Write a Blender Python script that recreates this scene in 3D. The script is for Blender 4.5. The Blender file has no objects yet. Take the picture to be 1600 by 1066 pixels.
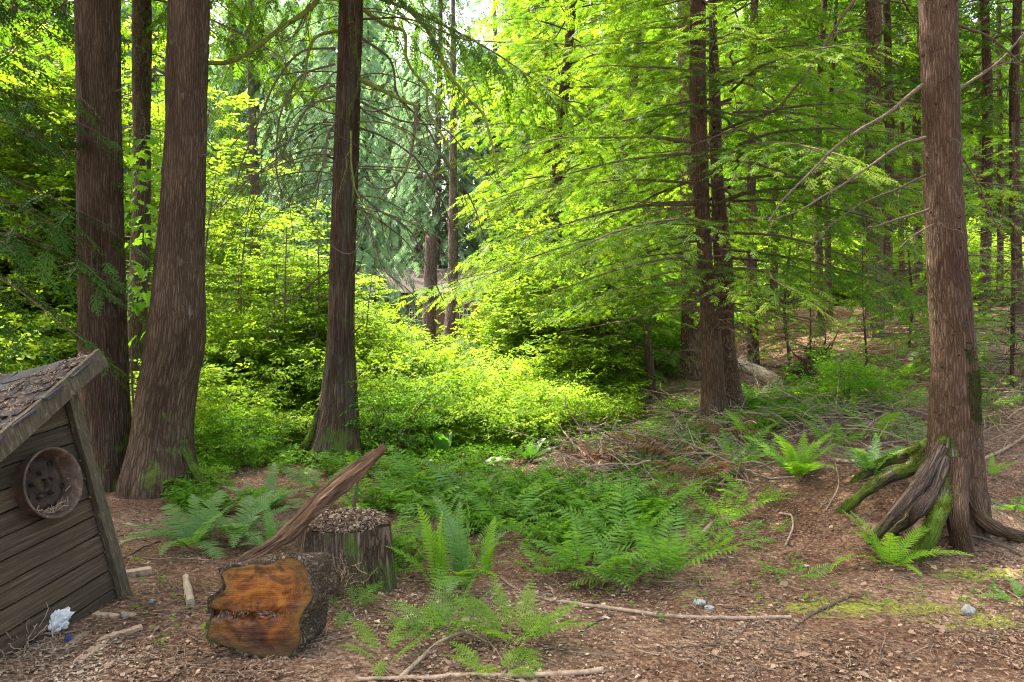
import bpy, math, random
import numpy as np
from mathutils import Matrix, Vector

# ------------------------------------------------------------------ camera
F = 1155.0            # focal length in pixels of a 1600 px wide frame
CX, HY, EYE = 800.0, 500.0, 1.6
scene = bpy.context.scene
COL = scene.collection
cam_d = bpy.data.cameras.new("camera")
cam = bpy.data.objects.new("camera", cam_d)
COL.objects.link(cam)
cam_d.sensor_width = 36.0
cam_d.lens = F / 1600.0 * 36.0
cam_d.shift_y = -(533.0 - HY) / 1600.0
cam_d.clip_start = 0.05
cam_d.clip_end = 2000.0
cam.location = (0, 0, EYE)
cam.rotation_euler = (math.radians(90), 0, 0)
scene.camera = cam

# ------------------------------------------------------------------ light
SUN_EL = math.radians(62)
SUN_AZ = math.radians(-48)      # from +Y (the view direction) towards -X: behind the scene, left
world = bpy.data.worlds.new("World")
scene.world = world
world.use_nodes = True
wn, wl = world.node_tree.nodes, world.node_tree.links
wn.clear()
w_out = wn.new("ShaderNodeOutputWorld")
w_bg = wn.new("ShaderNodeBackground")
w_sky = wn.new("ShaderNodeTexSky")
w_sky.sky_type = 'NISHITA'
w_sky.sun_disc = False
w_sky.sun_elevation = SUN_EL
w_sky.sun_rotation = SUN_AZ
w_sky.air_density = 1.0
w_sky.dust_density = 5.0
w_sky.ozone_density = 1.0
w_bg.inputs[1].default_value = 0.15
w_tint = wn.new("ShaderNodeMix"); w_tint.data_type = 'RGBA'; w_tint.blend_type = 'MULTIPLY'   # white balance of the daylight
w_tint.inputs[0].default_value = 1.0
w_tint.inputs[7].default_value = (1.12, 1.0, 0.80, 1)
wl.new(w_sky.outputs[0], w_tint.inputs[6])
wl.new(w_tint.outputs[2], w_bg.inputs[0])
wl.new(w_bg.outputs[0], w_out.inputs[0])
sun_d = bpy.data.lights.new("sun", 'SUN')
sun_d.energy = 2.35
sun_d.angle = math.radians(0.5)
sun_d.color = (1.0, 0.94, 0.84)
sun = bpy.data.objects.new("sun", sun_d)
COL.objects.link(sun)
sdir = Vector((math.sin(SUN_AZ) * math.cos(SUN_EL), math.cos(SUN_AZ) * math.cos(SUN_EL), math.sin(SUN_EL)))
sun.rotation_euler = sdir.to_track_quat('Z', 'Y').to_euler()
sun.location = sdir * 60
vs = scene.view_settings
vs.view_transform = 'Standard'
vs.look = 'None'
vs.gamma = 1.0
vs.use_curve_mapping = False
vs.exposure = 3.25
cy = scene.cycles
DENOISE = True
cy.max_bounces = 7
cy.diffuse_bounces = 4
cy.glossy_bounces = 2
cy.transmission_bounces = 3
cy.volume_bounces = 0
cy.transparent_max_bounces = 4
cy.sample_clamp_indirect = 2.5
cy.use_denoising = DENOISE
cy.denoising_prefilter = 'NONE'
cy.pixel_filter_type = 'GAUSSIAN'
cy.filter_width = 1.25
cy.use_adaptive_sampling = True
cy.adaptive_threshold = 0.01

RNG = np.random.default_rng(7)
random.seed(7)

# ------------------------------------------------------------------ noise and ground height
def _h(ix, iy, iz, seed):
    n = (ix.astype(np.int64) * 374761393 + iy.astype(np.int64) * 668265263 + iz.astype(np.int64) * 2147483647 + seed * 974634777) & 0xFFFFFFFF
    n = ((n ^ (n >> 13)) * 1274126177) & 0xFFFFFFFF
    n = n ^ (n >> 16)
    return (n & 0xFFFFFF) / float(0xFFFFFF) * 2 - 1

def vnoise(p, seed=0):
    p = np.asarray(p, float)
    i = np.floor(p).astype(np.int64)
    f = p - i
    f = f * f * (3 - 2 * f)
    r = 0
    for dx in (0, 1):
        for dy in (0, 1):
            for dz in (0, 1):
                w = (f[..., 0] if dx else 1 - f[..., 0]) * (f[..., 1] if dy else 1 - f[..., 1]) * (f[..., 2] if dz else 1 - f[..., 2])
                r = r + w * _h(i[..., 0] + dx, i[..., 1] + dy, i[..., 2] + dz, seed)
    return r

def fbm(p, octv=4, seed=0):
    p = np.asarray(p, float)
    r, a = 0, 1.0
    for k in range(octv):
        r = r + a * vnoise(p * 2 ** k + 13.7 * k, seed + k)
        a *= 0.5
    return r

def sst(x):
    x = np.clip(x, 0, 1)
    return x * x * (3 - 2 * x)

def ground_z(x, y, fine=True):
    x = np.asarray(x, float)
    y = np.asarray(y, float)
    z = 0.42 * sst((x - 1.0) / 2.2) * sst((y - 4.9) / 2.6)
    z = z + 1.0 * sst((x + 1.0) / 9) * sst((y - 8.5) / 13)
    z = z + 0.55 * sst((x - 4.8) / 4) * sst((y - 6.2) / 4)
    z = z - 0.15 * sst((1.2 - x) / 3) * sst((y - 7) / 4) * sst((30 - y) / 10)
    z = z + 0.30 * np.exp(-(((x - 2.95) / 0.70) ** 2 + ((y - 5.62) / 0.62) ** 2))   # mound under the rooted tree
    z = z + 0.10 * np.exp(-(((x - 1.6) / 1.2) ** 2 + ((y - 8.6) / 1.0) ** 2))
    if fine:
        p = np.stack([x, y, x * 0], -1)
        z = z + 0.035 * fbm(p * 0.9, 3, 3) + 0.010 * fbm(p * 5.0, 3, 9)
    return z

_DS = 2.5 * np.exp(np.linspace(0, math.log(16), 900))
def GP(px, py, lift=0.0):
    """the point of the ground seen at a place of the photograph"""
    xs_ = (px - CX) * _DS / F
    hit = np.nonzero(EYE - (py - HY) * _DS / F <= ground_z(xs_, _DS))[0]
    D = float(_DS[hit[0]]) if len(hit) else float(_DS[-1])
    x = (px - CX) * D / F
    return Vector((x, D, float(ground_z(x, D)) + lift))

def P(px, py, D):
    return Vector(((px - CX) * D / F, D, EYE - (py - HY) * D / F))

# ------------------------------------------------------------------ objects
def raw_obj(name, data):
    o = bpy.data.objects.new(name, data)
    COL.objects.link(o)
    return o

def thing(name, label, cat, loc=(0, 0, 0), group=None, rotz=0.0):
    o = raw_obj(name, None)
    o.empty_display_size = 0.2
    o.location = loc
    o.rotation_euler = (0, 0, rotz)
    return tag(o, label, cat, group)

def tag(o, label=None, cat=None, group=None, kind=None):
    if label: o["label"] = label
    if cat: o["category"] = cat
    if group: o["group"] = group
    if kind: o["kind"] = kind
    return o

class MB:
    """collects points and faces; one MB becomes one mesh"""
    def __init__(s):
        s.v, s.f, s.n, s.r, s.b, s.m = [], [], 0, [], [], []
    def add(s, v, f, rnd=None, bk=None, mat=0):
        v = np.asarray(v, float).reshape(-1, 3)
        f = np.asarray(f, np.int64)
        s.v.append(v)
        s.f.append(f + s.n)
        s.m.append(np.full(len(f), mat, np.int32))
        s.r.append(np.full(len(v), 0.5) if rnd is None else np.broadcast_to(np.asarray(rnd, float), (len(v),)))
        s.b.append(v.copy() if bk is None else np.asarray(bk, float))
        s.n += len(v)
        return s
    def mesh(s, name, mats, smooth=False, origin=(0, 0, 0)):
        v = np.concatenate(s.v) - np.asarray(origin, float)
        me = bpy.data.meshes.new(name)
        counts = np.concatenate([np.full(len(f), f.shape[1], np.int32) for f in s.f])
        loops = np.concatenate([f.ravel() for f in s.f]).astype(np.int32)
        me.vertices.add(len(v))
        me.vertices.foreach_set("co", v.ravel().astype(np.float32))
        me.loops.add(len(loops))
        me.loops.foreach_set("vertex_index", loops)
        me.polygons.add(len(counts))
        me.polygons.foreach_set("loop_start", np.concatenate([[0], np.cumsum(counts)[:-1]]).astype(np.int32))
        me.polygons.foreach_set("material_index", np.concatenate(s.m))
        me.polygons.foreach_set("use_smooth", np.full(len(counts), bool(smooth)))
        a = me.attributes.new("rnd", 'FLOAT', 'POINT')
        a.data.foreach_set("value", np.concatenate(s.r).astype(np.float32))
        a = me.attributes.new("bk", 'FLOAT_VECTOR', 'POINT')
        a.data.foreach_set("vector", np.concatenate(s.b).ravel().astype(np.float32))
        me.update(calc_edges=True)
        for m in (mats if isinstance(mats, (list, tuple)) else [mats]):
            me.materials.append(m)
        return me
    def obj(s, name, mats, parent=None, smooth=False, world=True):
        org = parent.location if (parent is not None and world) else (0, 0, 0)
        o = raw_obj(name, s.mesh(name, mats, smooth, org))
        if parent is not None:
            o.parent = parent
        return o

def inst(mb, T, Fc, R, t, rnd=None, trnd=None, mat=0):
    """repeat a template mesh (T, Fc) with matrices R (K,3,3, columns are axes) and positions t (K,3)"""
    R = np.asarray(R); t = np.asarray(t)
    K, n = len(t), len(T)
    if K == 0:
        return
    v = np.einsum('kij,nj->kni', R, T) + t[:, None, :]
    f = Fc[None] + (np.arange(K) * n)[:, None, None]
    r = np.zeros((K, n)) + (RNG.random(K) if rnd is None else rnd)[:, None]
    if trnd is not None:
        r = np.clip(r + trnd[None], 0, 1)
    mb.add(v.reshape(-1, 3), f.reshape(-1, Fc.shape[1]), r.ravel(), None, mat)

def unit(v):
    v = np.asarray(v, float)
    return v / np.maximum(np.linalg.norm(v, axis=-1, keepdims=True), 1e-9)

def frames(d, up, s, sy=None, sz=None):
    """columns: d, side, normal; scaled"""
    d = unit(d)
    side = unit(np.cross(up, d))
    nn = np.cross(d, side)
    s = np.broadcast_to(np.asarray(s, float), (len(d),))
    sy = s if sy is None else sy
    sz = s if sz is None else sz
    return np.stack([d * s[:, None], side * np.asarray(sy)[:, None], nn * np.asarray(sz)[:, None]], -1)

def smooth_path(pts, n, power=False):
    """Catmull-Rom through rows of pts, n samples"""
    p = np.asarray(pts, float)
    if len(p) == 2:
        u = np.linspace(0, 1, n)[:, None]
        return p[0] * (1 - u) + p[1] * u
    q = np.vstack([2 * p[0] - p[1], p, 2 * p[-1] - p[-2]])
    seg = np.concatenate([[0], np.cumsum(np.linalg.norm(np.diff(p[:, :3], axis=0), axis=1))])
    u = np.linspace(0, seg[-1], n)
    k = np.clip(np.searchsorted(seg, u, side='right') - 1, 0, len(p) - 2)
    f = ((u - seg[k]) / np.maximum(seg[k + 1] - seg[k], 1e-9))[:, None]
    a, b, c, d = q[k], q[k + 1], q[k + 2], q[k + 3]
    return 0.5 * (2 * b + (c - a) * f + (2 * a - 5 * b + 4 * c - d) * f ** 2 + (3 * b - a - 3 * c + d) * f ** 3)

def tube(mb, pts, rad, sides=6, rnd=0.5, lobes=None, bark=None, mat=0, cap=True, smooth=None, ell=None):
    """tube along pts (n,3) with radii rad (n)"""
    p = np.asarray(pts, float)
    n = len(p)
    rad = np.broadcast_to(np.asarray(rad, float), (n,))
    t = unit(np.gradient(p, axis=0))
    ref = np.array([0.0, 1.0, 0.0]) if abs(t[0][2]) > 0.7 else np.array([0.0, 0.0, 1.0])
    a = np.zeros_like(p)
    prev = ref
    for i in range(n):
        v = prev - t[i] * np.dot(prev, t[i])
        v = v / max(np.linalg.norm(v), 1e-9)
        a[i] = v
        prev = v
    b = np.cross(t, a)
    s = np.concatenate([[0], np.cumsum(np.linalg.norm(np.diff(p, axis=0), axis=1))])
    th = np.linspace(0, 2 * math.pi, sides, endpoint=False)
    TH, S = np.meshgrid(th, s)
    R = np.repeat(rad[:, None], sides, 1)
    if lobes is not None:
        R = R * lobes(TH, S)
    r0 = float(np.median(rad))
    bk = np.stack([np.cos(TH) * r0, np.sin(TH) * r0, S], -1)
    if bark is not None:
        R = R + bark(bk, TH, S)
    ca, sa = np.cos(TH), np.sin(TH)
    if ell is not None:
        sa = sa * ell
    v = p[:, None, :] + a[:, None, :] * (R * ca)[..., None] + b[:, None, :] * (R * sa)[..., None]
    i, j = np.meshgrid(np.arange(n - 1), np.arange(sides), indexing='ij')
    j2 = (j + 1) % sides
    f = np.stack([i * sides + j, i * sides + j2, (i + 1) * sides + j2, (i + 1) * sides + j], -1).reshape(-1, 4)
    mb.add(v.reshape(-1, 3), f, rnd, bk.reshape(-1, 3), mat)
    if cap and sides >= 3:
        for e, ring in ((0, v[0]), (n - 1, v[-1])):
            c = ring.mean(0)
            vv = np.vstack([ring, c])
            k = np.arange(sides)
            ff = np.stack([k, (k + 1) % sides, np.full(sides, sides)], -1)
            if e == 0: ff = ff[:, ::-1]
            bb = np.vstack([bk[e], [[0, 0, s[e]]]])
            mb.add(vv, ff, rnd, bb, mat)

def box(mb, c, s, R=None, rnd=0.5, mat=0, jit=0.0):
    v = np.array([[x, y, z] for x in (-.5, .5) for y in (-.5, .5) for z in (-.5, .5)]) * np.asarray(s, float)
    if jit:
        v = v + RNG.normal(0, jit, v.shape)
    bk = v + RNG.random(3) * 20
    if R is not None:
        v = v @ np.asarray(R).T
    f = np.array([[0, 1, 3, 2], [4, 6, 7, 5], [0, 4, 5, 1], [2, 3, 7, 6], [0, 2, 6, 4], [1, 5, 7, 3]])
    mb.add(v + np.asarray(c, float), f, rnd, bk, mat)

# ------------------------------------------------------------------ materials
class NT:
    def __init__(s, name):
        s.m = bpy.data.materials.new(name)
        s.m.use_nodes = True
        s.t = s.m.node_tree
        s.t.nodes.clear()
        s.out = s.n("ShaderNodeOutputMaterial")
    def n(s, k, **kw):
        nd = s.t.nodes.new(k)
        for a, b in kw.items(): setattr(nd, a, b)
        return nd
    def l(s, a, b): s.t.links.new(a, b)
    def attr(s, name):
        return s.n("ShaderNodeAttribute", attribute_name=name)
    def mapping(s, vec, scale):
        m = s.n("ShaderNodeMapping")
        m.inputs['Scale'].default_value = scale
        s.l(vec, m.inputs['Vector'])
        return m.outputs[0]
    def noise(s, vec, scale, detail=4, rough=0.55, dist=0.0):
        m = s.n("ShaderNodeTexNoise")
        m.inputs['Scale'].default_value = scale
        m.inputs['Detail'].default_value = detail
        m.inputs['Roughness'].default_value = rough
        m.inputs['Distortion'].default_value = dist
        s.l(vec, m.inputs['Vector'])
        return m.outputs['Fac']
    def voro(s, vec, scale, feature='F1', out='Distance'):
        m = s.n("ShaderNodeTexVoronoi", feature=feature)
        m.inputs['Scale'].default_value = scale
        s.l(vec, m.inputs['Vector'])
        return m.outputs[out]
    def ramp(s, fac, stops, interp='LINEAR'):
        r = s.n("ShaderNodeValToRGB")
        cr = r.color_ramp
        cr.interpolation = interp
        while len(cr.elements) < len(stops): cr.elements.new(0.5)
        for e, (p, c) in zip(cr.elements, stops):
            e.position = p
            e.color = (*c, 1) if len(c) == 3 else c
        s.l(fac, r.inputs[0])
        return r.outputs[0]
    def mix(s, fac, a, b, mode='MIX'):
        m = s.n("ShaderNodeMix", data_type='RGBA', blend_type=mode)
        for sock, val in ((m.inputs[0], fac), (m.inputs[6], a), (m.inputs[7], b)):
            if isinstance(val, (int, float)): sock.default_value = val
            elif isinstance(val, tuple): sock.default_value = (*val, 1)
            else: s.l(val, sock)
        return m.outputs[2]
    def math(s, op, a, b=None, clamp=False):
        m = s.n("ShaderNodeMath", operation=op, use_clamp=clamp)
        for k, val in enumerate((a, b)):
            if val is None: continue
            if isinstance(val, (int, float)): m.inputs[k].default_value = val
            else: s.l(val, m.inputs[k])
        return m.outputs[0]
    def bump(s, h, dist, strength=1.0):
        b = s.n("ShaderNodeBump")
        b.inputs['Distance'].default_value = dist
        b.inputs['Strength'].default_value = strength
        s.l(h, b.inputs['Height'])
        return b.outputs[0]
    def bsdf(s, col, rough=0.8, normal=None, spec=0.3, metal=0.0):
        b = s.n("ShaderNodeBsdfPrincipled")
        for sock, val in ((b.inputs['Base Color'], col), (b.inputs['Roughness'], rough)):
            if isinstance(val, (int, float)): sock.default_value = val
            elif isinstance(val, tuple): sock.default_value = (*val, 1)
            else: s.l(val, sock)
        b.inputs['Specular IOR Level'].default_value = spec
        b.inputs['Metallic'].default_value = metal
        if normal is not None: s.l(normal, b.inputs['Normal'])
        return b.outputs[0]
    def done(s, sh):
        s.l(sh, s.out.inputs['Surface'])
        return s.m

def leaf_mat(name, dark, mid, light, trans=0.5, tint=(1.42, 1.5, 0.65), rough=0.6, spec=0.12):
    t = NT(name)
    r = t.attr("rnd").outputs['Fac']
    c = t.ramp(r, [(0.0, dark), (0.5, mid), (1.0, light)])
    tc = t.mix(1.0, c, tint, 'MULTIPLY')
    p = t.bsdf(c, rough, None, spec)
    tr = t.n("ShaderNodeBsdfTranslucent")
    t.l(tc, tr.inputs[0])
    m = t.n("ShaderNodeMixShader")
    m.inputs[0].default_value = trans
    t.l(p, m.inputs[1]); t.l(tr.outputs[0], m.inputs[2])
    return t.done(m.outputs[0])

def bark_mat(name, dark, mid, light, vs=9.0, hs=70.0, depth=0.012, moss=0.0, moss_z=0.7, moss_col=(0.06, 0.10, 0.012), scaly=False, streak=None, plates=0.0):
    """furrowed bark: stretched noise on the trunk's own coordinates; moss near the base"""
    t = NT(name)
    bk = t.attr("bk").outputs['Vector']
    w = t.mapping(bk, (hs, hs, vs))
    warp = t.noise(t.mapping(bk, (3, 3, 3)), 1.0, 2)
    n1 = t.noise(w, 1.0, 5, 0.6, 1.2)
    n2 = t.noise(t.mapping(bk, (hs * 0.35, hs * 0.35, vs * 0.45)), 1.0, 3, 0.5, 0.8)
    rid = t.math('ABSOLUTE', t.math('SUBTRACT', n1, 0.5))
    rid = t.math('MULTIPLY', rid, 6.0, True)
    if scaly:
        v = t.voro(t.mapping(bk, (hs * 0.9, hs * 0.9, vs * 4.5)), 1.0, 'F1')
        sc_ = t.math('SUBTRACT', 1.0, t.math('MULTIPLY', v, 1.1), True)
        rid = t.math('ADD', t.math('MULTIPLY', rid, .6), t.math('MULTIPLY', t.math('MULTIPLY', sc_, n1), .8), True)
    if plates:
        wv = t.n("ShaderNodeVectorMath", operation='ADD')
        nz = t.n("ShaderNodeTexNoise"); nz.inputs['Scale'].default_value = 1.0; nz.inputs['Detail'].default_value = 3
        t.l(t.mapping(bk, (hs * .5, hs * .5, vs * 1.6)), nz.inputs['Vector'])
        sc2 = t.n("ShaderNodeVectorMath", operation='SCALE'); sc2.inputs['Scale'].default_value = 1.1
        t.l(nz.outputs['Color'], sc2.inputs[0])
        t.l(t.mapping(bk, (hs, hs, vs)), wv.inputs[0]); t.l(sc2.outputs[0], wv.inputs[1])
        ed = t.voro(wv.outputs[0], 1.0, 'DISTANCE_TO_EDGE')
        pl_ = t.math('ADD', t.math('MULTIPLY', ed, 2.6), .18, True)
        rid = t.math('MULTIPLY', pl_, t.math('ADD', t.math('MULTIPLY', n1, 1.3), plates - 1.0), True)
    h = t.math('ADD', rid, t.math('MULTIPLY', n2, 0.7))
    c = t.ramp(rid, [(0.0, dark), (0.35, mid), (1.0, light)])
    big = t.noise(t.mapping(bk, (5, 5, 1.2)), 1.0, 5, .6)
    c = t.mix(t.ramp(big, [(0.38, (0, 0, 0)), (0.66, (.95, .95, .95))]), c, t.mix(1.0, c, (0.50, 0.44, 0.40), 'MULTIPLY'))
    lich = t.noise(t.mapping(bk, (9, 9, 5)), 1.0, 6, .7)
    c = t.mix(t.math('MULTIPLY', t.ramp(lich, [(0.62, (0, 0, 0)), (0.70, (1, 1, 1))]), .35), c, (0.17, 0.17, 0.125))
    fine = t.noise(bk, 160.0, 3)
    c = t.mix(0.35, c, t.mix(1.0, c, t.ramp(fine, [(0.3, (0.4, 0.4, 0.4)), (0.7, (1.6, 1.6, 1.6))]), 'MULTIPLY'))
    if streak:
        sn = t.noise(t.mapping(bk, (14, 14, 0.8)), 1.0, 3)
        c = t.mix(t.math('MULTIPLY', t.ramp(sn, [(0.52, (0, 0, 0)), (0.66, (1, 1, 1))]), 0.6), c, streak)
    if moss > 0:
        z = t.n("ShaderNodeSeparateXYZ")
        g = t.n("ShaderNodeNewGeometry")
        t.l(g.outputs['Position'], z.inputs[0])
        mz = t.math('SUBTRACT', 1.0, t.math('DIVIDE', z.outputs[2], moss_z), True)
        mn = t.noise(t.mapping(bk, (6, 6, 3)), 1.0, 5, 0.65)
        mf = t.math('ADD', mn, t.math('MULTIPLY', mz, 0.17))
        mf = t.ramp(mf, [(0.72 - moss * 0.18, (0, 0, 0)), (0.84 - moss * 0.18, (.85, .85, .85))])
        c = t.mix(mf, c, t.mix(fine, moss_col, tuple(k * 1.9 for k in moss_col)))
    return t.done(t.bsdf(c, 0.9, t.bump(h, depth), 0.15))

def plain_mat(name, a, b, scale=30.0, stretch=(1, 1, 1), rough=0.85, bump=0.004, spec=0.2, metal=0.0, rnd=0.0, c3=None):
    t = NT(name)
    bk = t.attr("bk").outputs['Vector']
    n = t.noise(t.mapping(bk, stretch), scale, 5, 0.65, 0.6)
    stops = [(0.3, a), (0.7, b)] if c3 is None else [(0.28, a), (0.55, b), (0.78, c3)]
    c = t.ramp(n, stops)
    if rnd:
        r = t.attr("rnd").outputs['Fac']
        c = t.mix(rnd, c, t.mix(1.0, c, t.ramp(r, [(0.0, (0.35, 0.35, 0.35)), (1.0, (1.9, 1.8, 1.7))]), 'MULTIPLY'))
    return t.done(t.bsdf(c, rough, t.bump(n, bump) if bump else None, spec, metal))
# ------------------------------------------------------------------ palette
M = {}
M['maple_bark'] = bark_mat("maple_bark", (0.028, 0.016, 0.009), (0.080, 0.053, 0.032), (0.17, 0.12, 0.075), 4.5, 58, 0.025, 0.25, 1.0, plates=.95)
M['back_bark'] = bark_mat("mossy_bark", (0.03, 0.024, 0.014), (0.10, 0.085, 0.045), (0.19, 0.16, 0.09), 8, 50, 0.012, 0.5, 3.0, (0.07, 0.09, 0.015))
M['cedar_bark'] = bark_mat("cedar_bark", (0.028, 0.017, 0.010), (0.09, 0.054, 0.033), (0.17, 0.115, 0.075), 2.2, 60, 0.014, 0.55, 0.75, (0.055, 0.085, 0.012), streak=(0.08, 0.085, 0.06))
M['hemlock_bark'] = bark_mat("hemlock_bark", (0.034, 0.018, 0.011), (0.082, 0.050, 0.031), (0.18, 0.12, 0.076), 7, 74, 0.02, 0.35, 0.9, plates=.95)
M['dark_bark'] = bark_mat("dark_bark", (0.035, 0.021, 0.013), (0.10, 0.063, 0.040), (0.18, 0.125, 0.085), 9, 45, 0.012, 0.3, 1.6)
M['grey_bark'] = bark_mat("grey_bark", (0.05, 0.04, 0.035), (0.13, 0.105, 0.09), (0.22, 0.18, 0.155), 6, 25, 0.02, 0.3, 1.5)
M['twig'] = plain_mat("dead_twig_bark", (0.035, 0.024, 0.017), (0.10, 0.075, 0.055), 60, rnd=0.5, bump=0)
M['mossy_twig'] = plain_mat("mossy_twig_bark", (0.06, 0.045, 0.025), (0.10, 0.13, 0.02), 14, rnd=0.4, bump=0.002, c3=(0.16, 0.19, 0.03))
M['pale_stick'] = plain_mat("weathered_stick", (0.10, 0.07, 0.048), (0.25, 0.19, 0.14), 25, (1, 1, 1), rnd=0.5, bump=0.002)
M['moss'] = plain_mat("moss", (0.035, 0.06, 0.008), (0.10, 0.16, 0.015), 55, bump=0.01, c3=(0.17, 0.23, 0.03))

LC = {  # dark, mid, light
 'salmon': ((0.055, 0.115, 0.012), (0.12, 0.21, 0.015), (0.22, 0.30, 0.022)),
 'maple':  ((0.04, 0.10, 0.015), (0.08, 0.18, 0.02), (0.14, 0.24, 0.028)),
 'lime':   ((0.08, 0.15, 0.018), (0.155, 0.26, 0.024), (0.28, 0.37, 0.05)),
 'low':    ((0.04, 0.11, 0.008), (0.08, 0.19, 0.010), (0.14, 0.26, 0.018)),
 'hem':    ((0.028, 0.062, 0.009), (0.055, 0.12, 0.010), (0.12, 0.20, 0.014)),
 'hemlit': ((0.035, 0.08, 0.012), (0.08, 0.155, 0.016), (0.22, 0.29, 0.025)),  # hemlock green with sunlight put into the colour
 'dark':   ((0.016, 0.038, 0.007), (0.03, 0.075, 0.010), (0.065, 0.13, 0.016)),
 'blue':   ((0.08, 0.155, 0.08), (0.155, 0.26, 0.14), (0.28, 0.40, 0.24)),  # pale blue-green: distance haze put into the leaf colour
 'fern':   ((0.05, 0.125, 0.016), (0.10, 0.22, 0.026), (0.19, 0.31, 0.05)),
 'sword':  ((0.045, 0.10, 0.028), (0.085, 0.18, 0.045), (0.16, 0.26, 0.08)),
 'limefern': ((0.08, 0.17, 0.014), (0.13, 0.26, 0.02), (0.20, 0.34, 0.03)),
}
for k, (a, b, c) in LC.items():
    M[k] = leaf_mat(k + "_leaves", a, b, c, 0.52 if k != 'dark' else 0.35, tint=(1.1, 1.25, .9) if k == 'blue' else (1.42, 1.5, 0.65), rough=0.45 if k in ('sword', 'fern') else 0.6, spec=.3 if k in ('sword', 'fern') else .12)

# ------------------------------------------------------------------ leaf templates
def leaf_cluster(nl=7, leaf=0.07, seed=0, wide=0.55, spread=0.16):
    """a short twig carrying nl folded leaves"""
    r = np.random.default_rng(seed)
    V, Fc, R = [], [], []
    for i in range(nl):
        u = i / max(nl - 1, 1)
        base = np.array([spread * u, 0, 0.02 * math.sin(u * 3)])
        ang = (1 if i % 2 else -1) * (1.15 - 0.8 * u) + r.normal(0, 0.2)
        if i == nl - 1: ang = r.normal(0, 0.2)
        L = leaf * r.uniform(0.75, 1.15)
        d = np.array([math.cos(ang), math.sin(ang), r.normal(-0.15, 0.2)])
        d /= np.linalg.norm(d)
        s = np.cross([r.normal(0, .25), r.normal(0, .25), 1], d); s /= np.linalg.norm(s)
        nrm = np.cross(d, s)
        w = L * wide
        o = base + d * L * 0.15
        p = [o, o + d * L * .42 + s * w * .5 + nrm * w * .12, o + d * L, o + d * L * .42 - s * w * .5 + nrm * w * .12]
        V += p
        b = i * 4
        Fc += [[b, b + 1, b + 2], [b, b + 2, b + 3]]
        R += [r.normal(0, .12)] * 4
    return np.array(V), np.array(Fc), np.array(R)

def maple_cluster(nl=5, leaf=0.13, seed=0):
    """large five-lobed leaves on a twig"""
    r = np.random.default_rng(seed)
    out = [(0, 0), (-.08, .28), (.12, .30), (.25, .52), (.38, .28), (.62, .34), (.62, .14), (1, 0), (.62, -.14), (.62, -.34), (.38, -.28), (.25, -.52), (.12, -.30), (-.08, -.28)]
    out = np.array(out)
    V, Fc, R = [], [], []
    for i in range(nl):
        u = i / max(nl - 1, 1)
        base = np.array([0.22 * u, 0, 0])
        ang = (1 if i % 2 else -1) * (1.3 - u) + r.normal(0, 0.3)
        if i == nl - 1: ang = 0
        L = leaf * r.uniform(0.8, 1.2)
        d = unit(np.array([math.cos(ang), math.sin(ang), r.normal(-0.3, 0.15)]))
        s = unit(np.cross([r.normal(0, .2), r.normal(0, .2), 1], d))
        nrm = np.cross(d, s)
        o = base + d * 0.05
        b = len(V)
        for (x, y) in out:
            V.append(o + d * x * L + s * y * L * 1.05 + nrm * (abs(y) * .18 - .12 * x * x) * L)
        for k in range(1, 13):
            Fc.append([b, b + k, b + k + 1])
        R += [r.normal(0, .1)] * 14
    return np.array(V), np.array(Fc), np.array(R)

def spray(n=9, w=0.045, ang=55, taper=0.75, seed=0, droop=0.10, sub=0):
    """flat conifer spray of length 1 along +X"""
    r = np.random.default_rng(seed)
    V, Fc, R = [], [], []
    def quad(o, d, L, ww, rr):
        s = unit(np.cross([0, 0, 1], d))
        b = len(V)
        V.extend([o, o + d * L * .4 + s * ww, o + d * L, o + d * L * .4 - s * ww])
        Fc.append([b, b + 1, b + 2, b + 3])
        R.extend([rr, rr, rr + .2, rr])
    quad(np.array([0, 0, 0.]), np.array([1, 0, -droop * .4]), 1.0, w * 0.55, 0)
    for i in range(n):
        u = (i + 0.6) / n
        for sg in (-1, 1):
            a = math.radians(ang * r.uniform(0.8, 1.15) * (1 - .25 * u)) * sg
            L = 0.42 * (1 - taper * u) * (0.55 + 0.9 * min(u * 3, 1) * .5) * r.uniform(0.8, 1.2)
            d = unit(np.array([math.cos(a), math.sin(a), -droop * 2.2 + r.normal(0, .12)]))
            o = np.array([u * .96, 0, -droop * u * u])
            if sub:
                quad(o, d, L, w * .45, r.normal(0, .08))
                for k in range(sub):
                    uu = (k + .8) / (sub + .6)
                    for s2 in (-1, 1):
                        a2 = a + s2 * math.radians(50)
                        d2 = unit(np.array([math.cos(a2), math.sin(a2), d[2] + r.normal(0, .1)]))
                        quad(o + d * L * uu, d2, L * .42 * (1.1 - uu), w * .38, r.normal(0, .1))
            else:
                quad(o, d, L, w, r.normal(0, .1))
    return np.array(V), np.array(Fc), np.array(R)

SPRAY = [spray(9, .042, seed=k) for k in range(3)]
SPRAY_FINE = [spray(7, .055, seed=k + 10, sub=2, ang=50) for k in range(4)]
SPRAY_FAR = [spray(5, .085, seed=k + 20, droop=.2) for k in range(2)]
SPRAY_CEDAR = [spray(7, .05, ang=38, seed=k + 30, droop=.35, sub=3) for k in range(3)]

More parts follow.
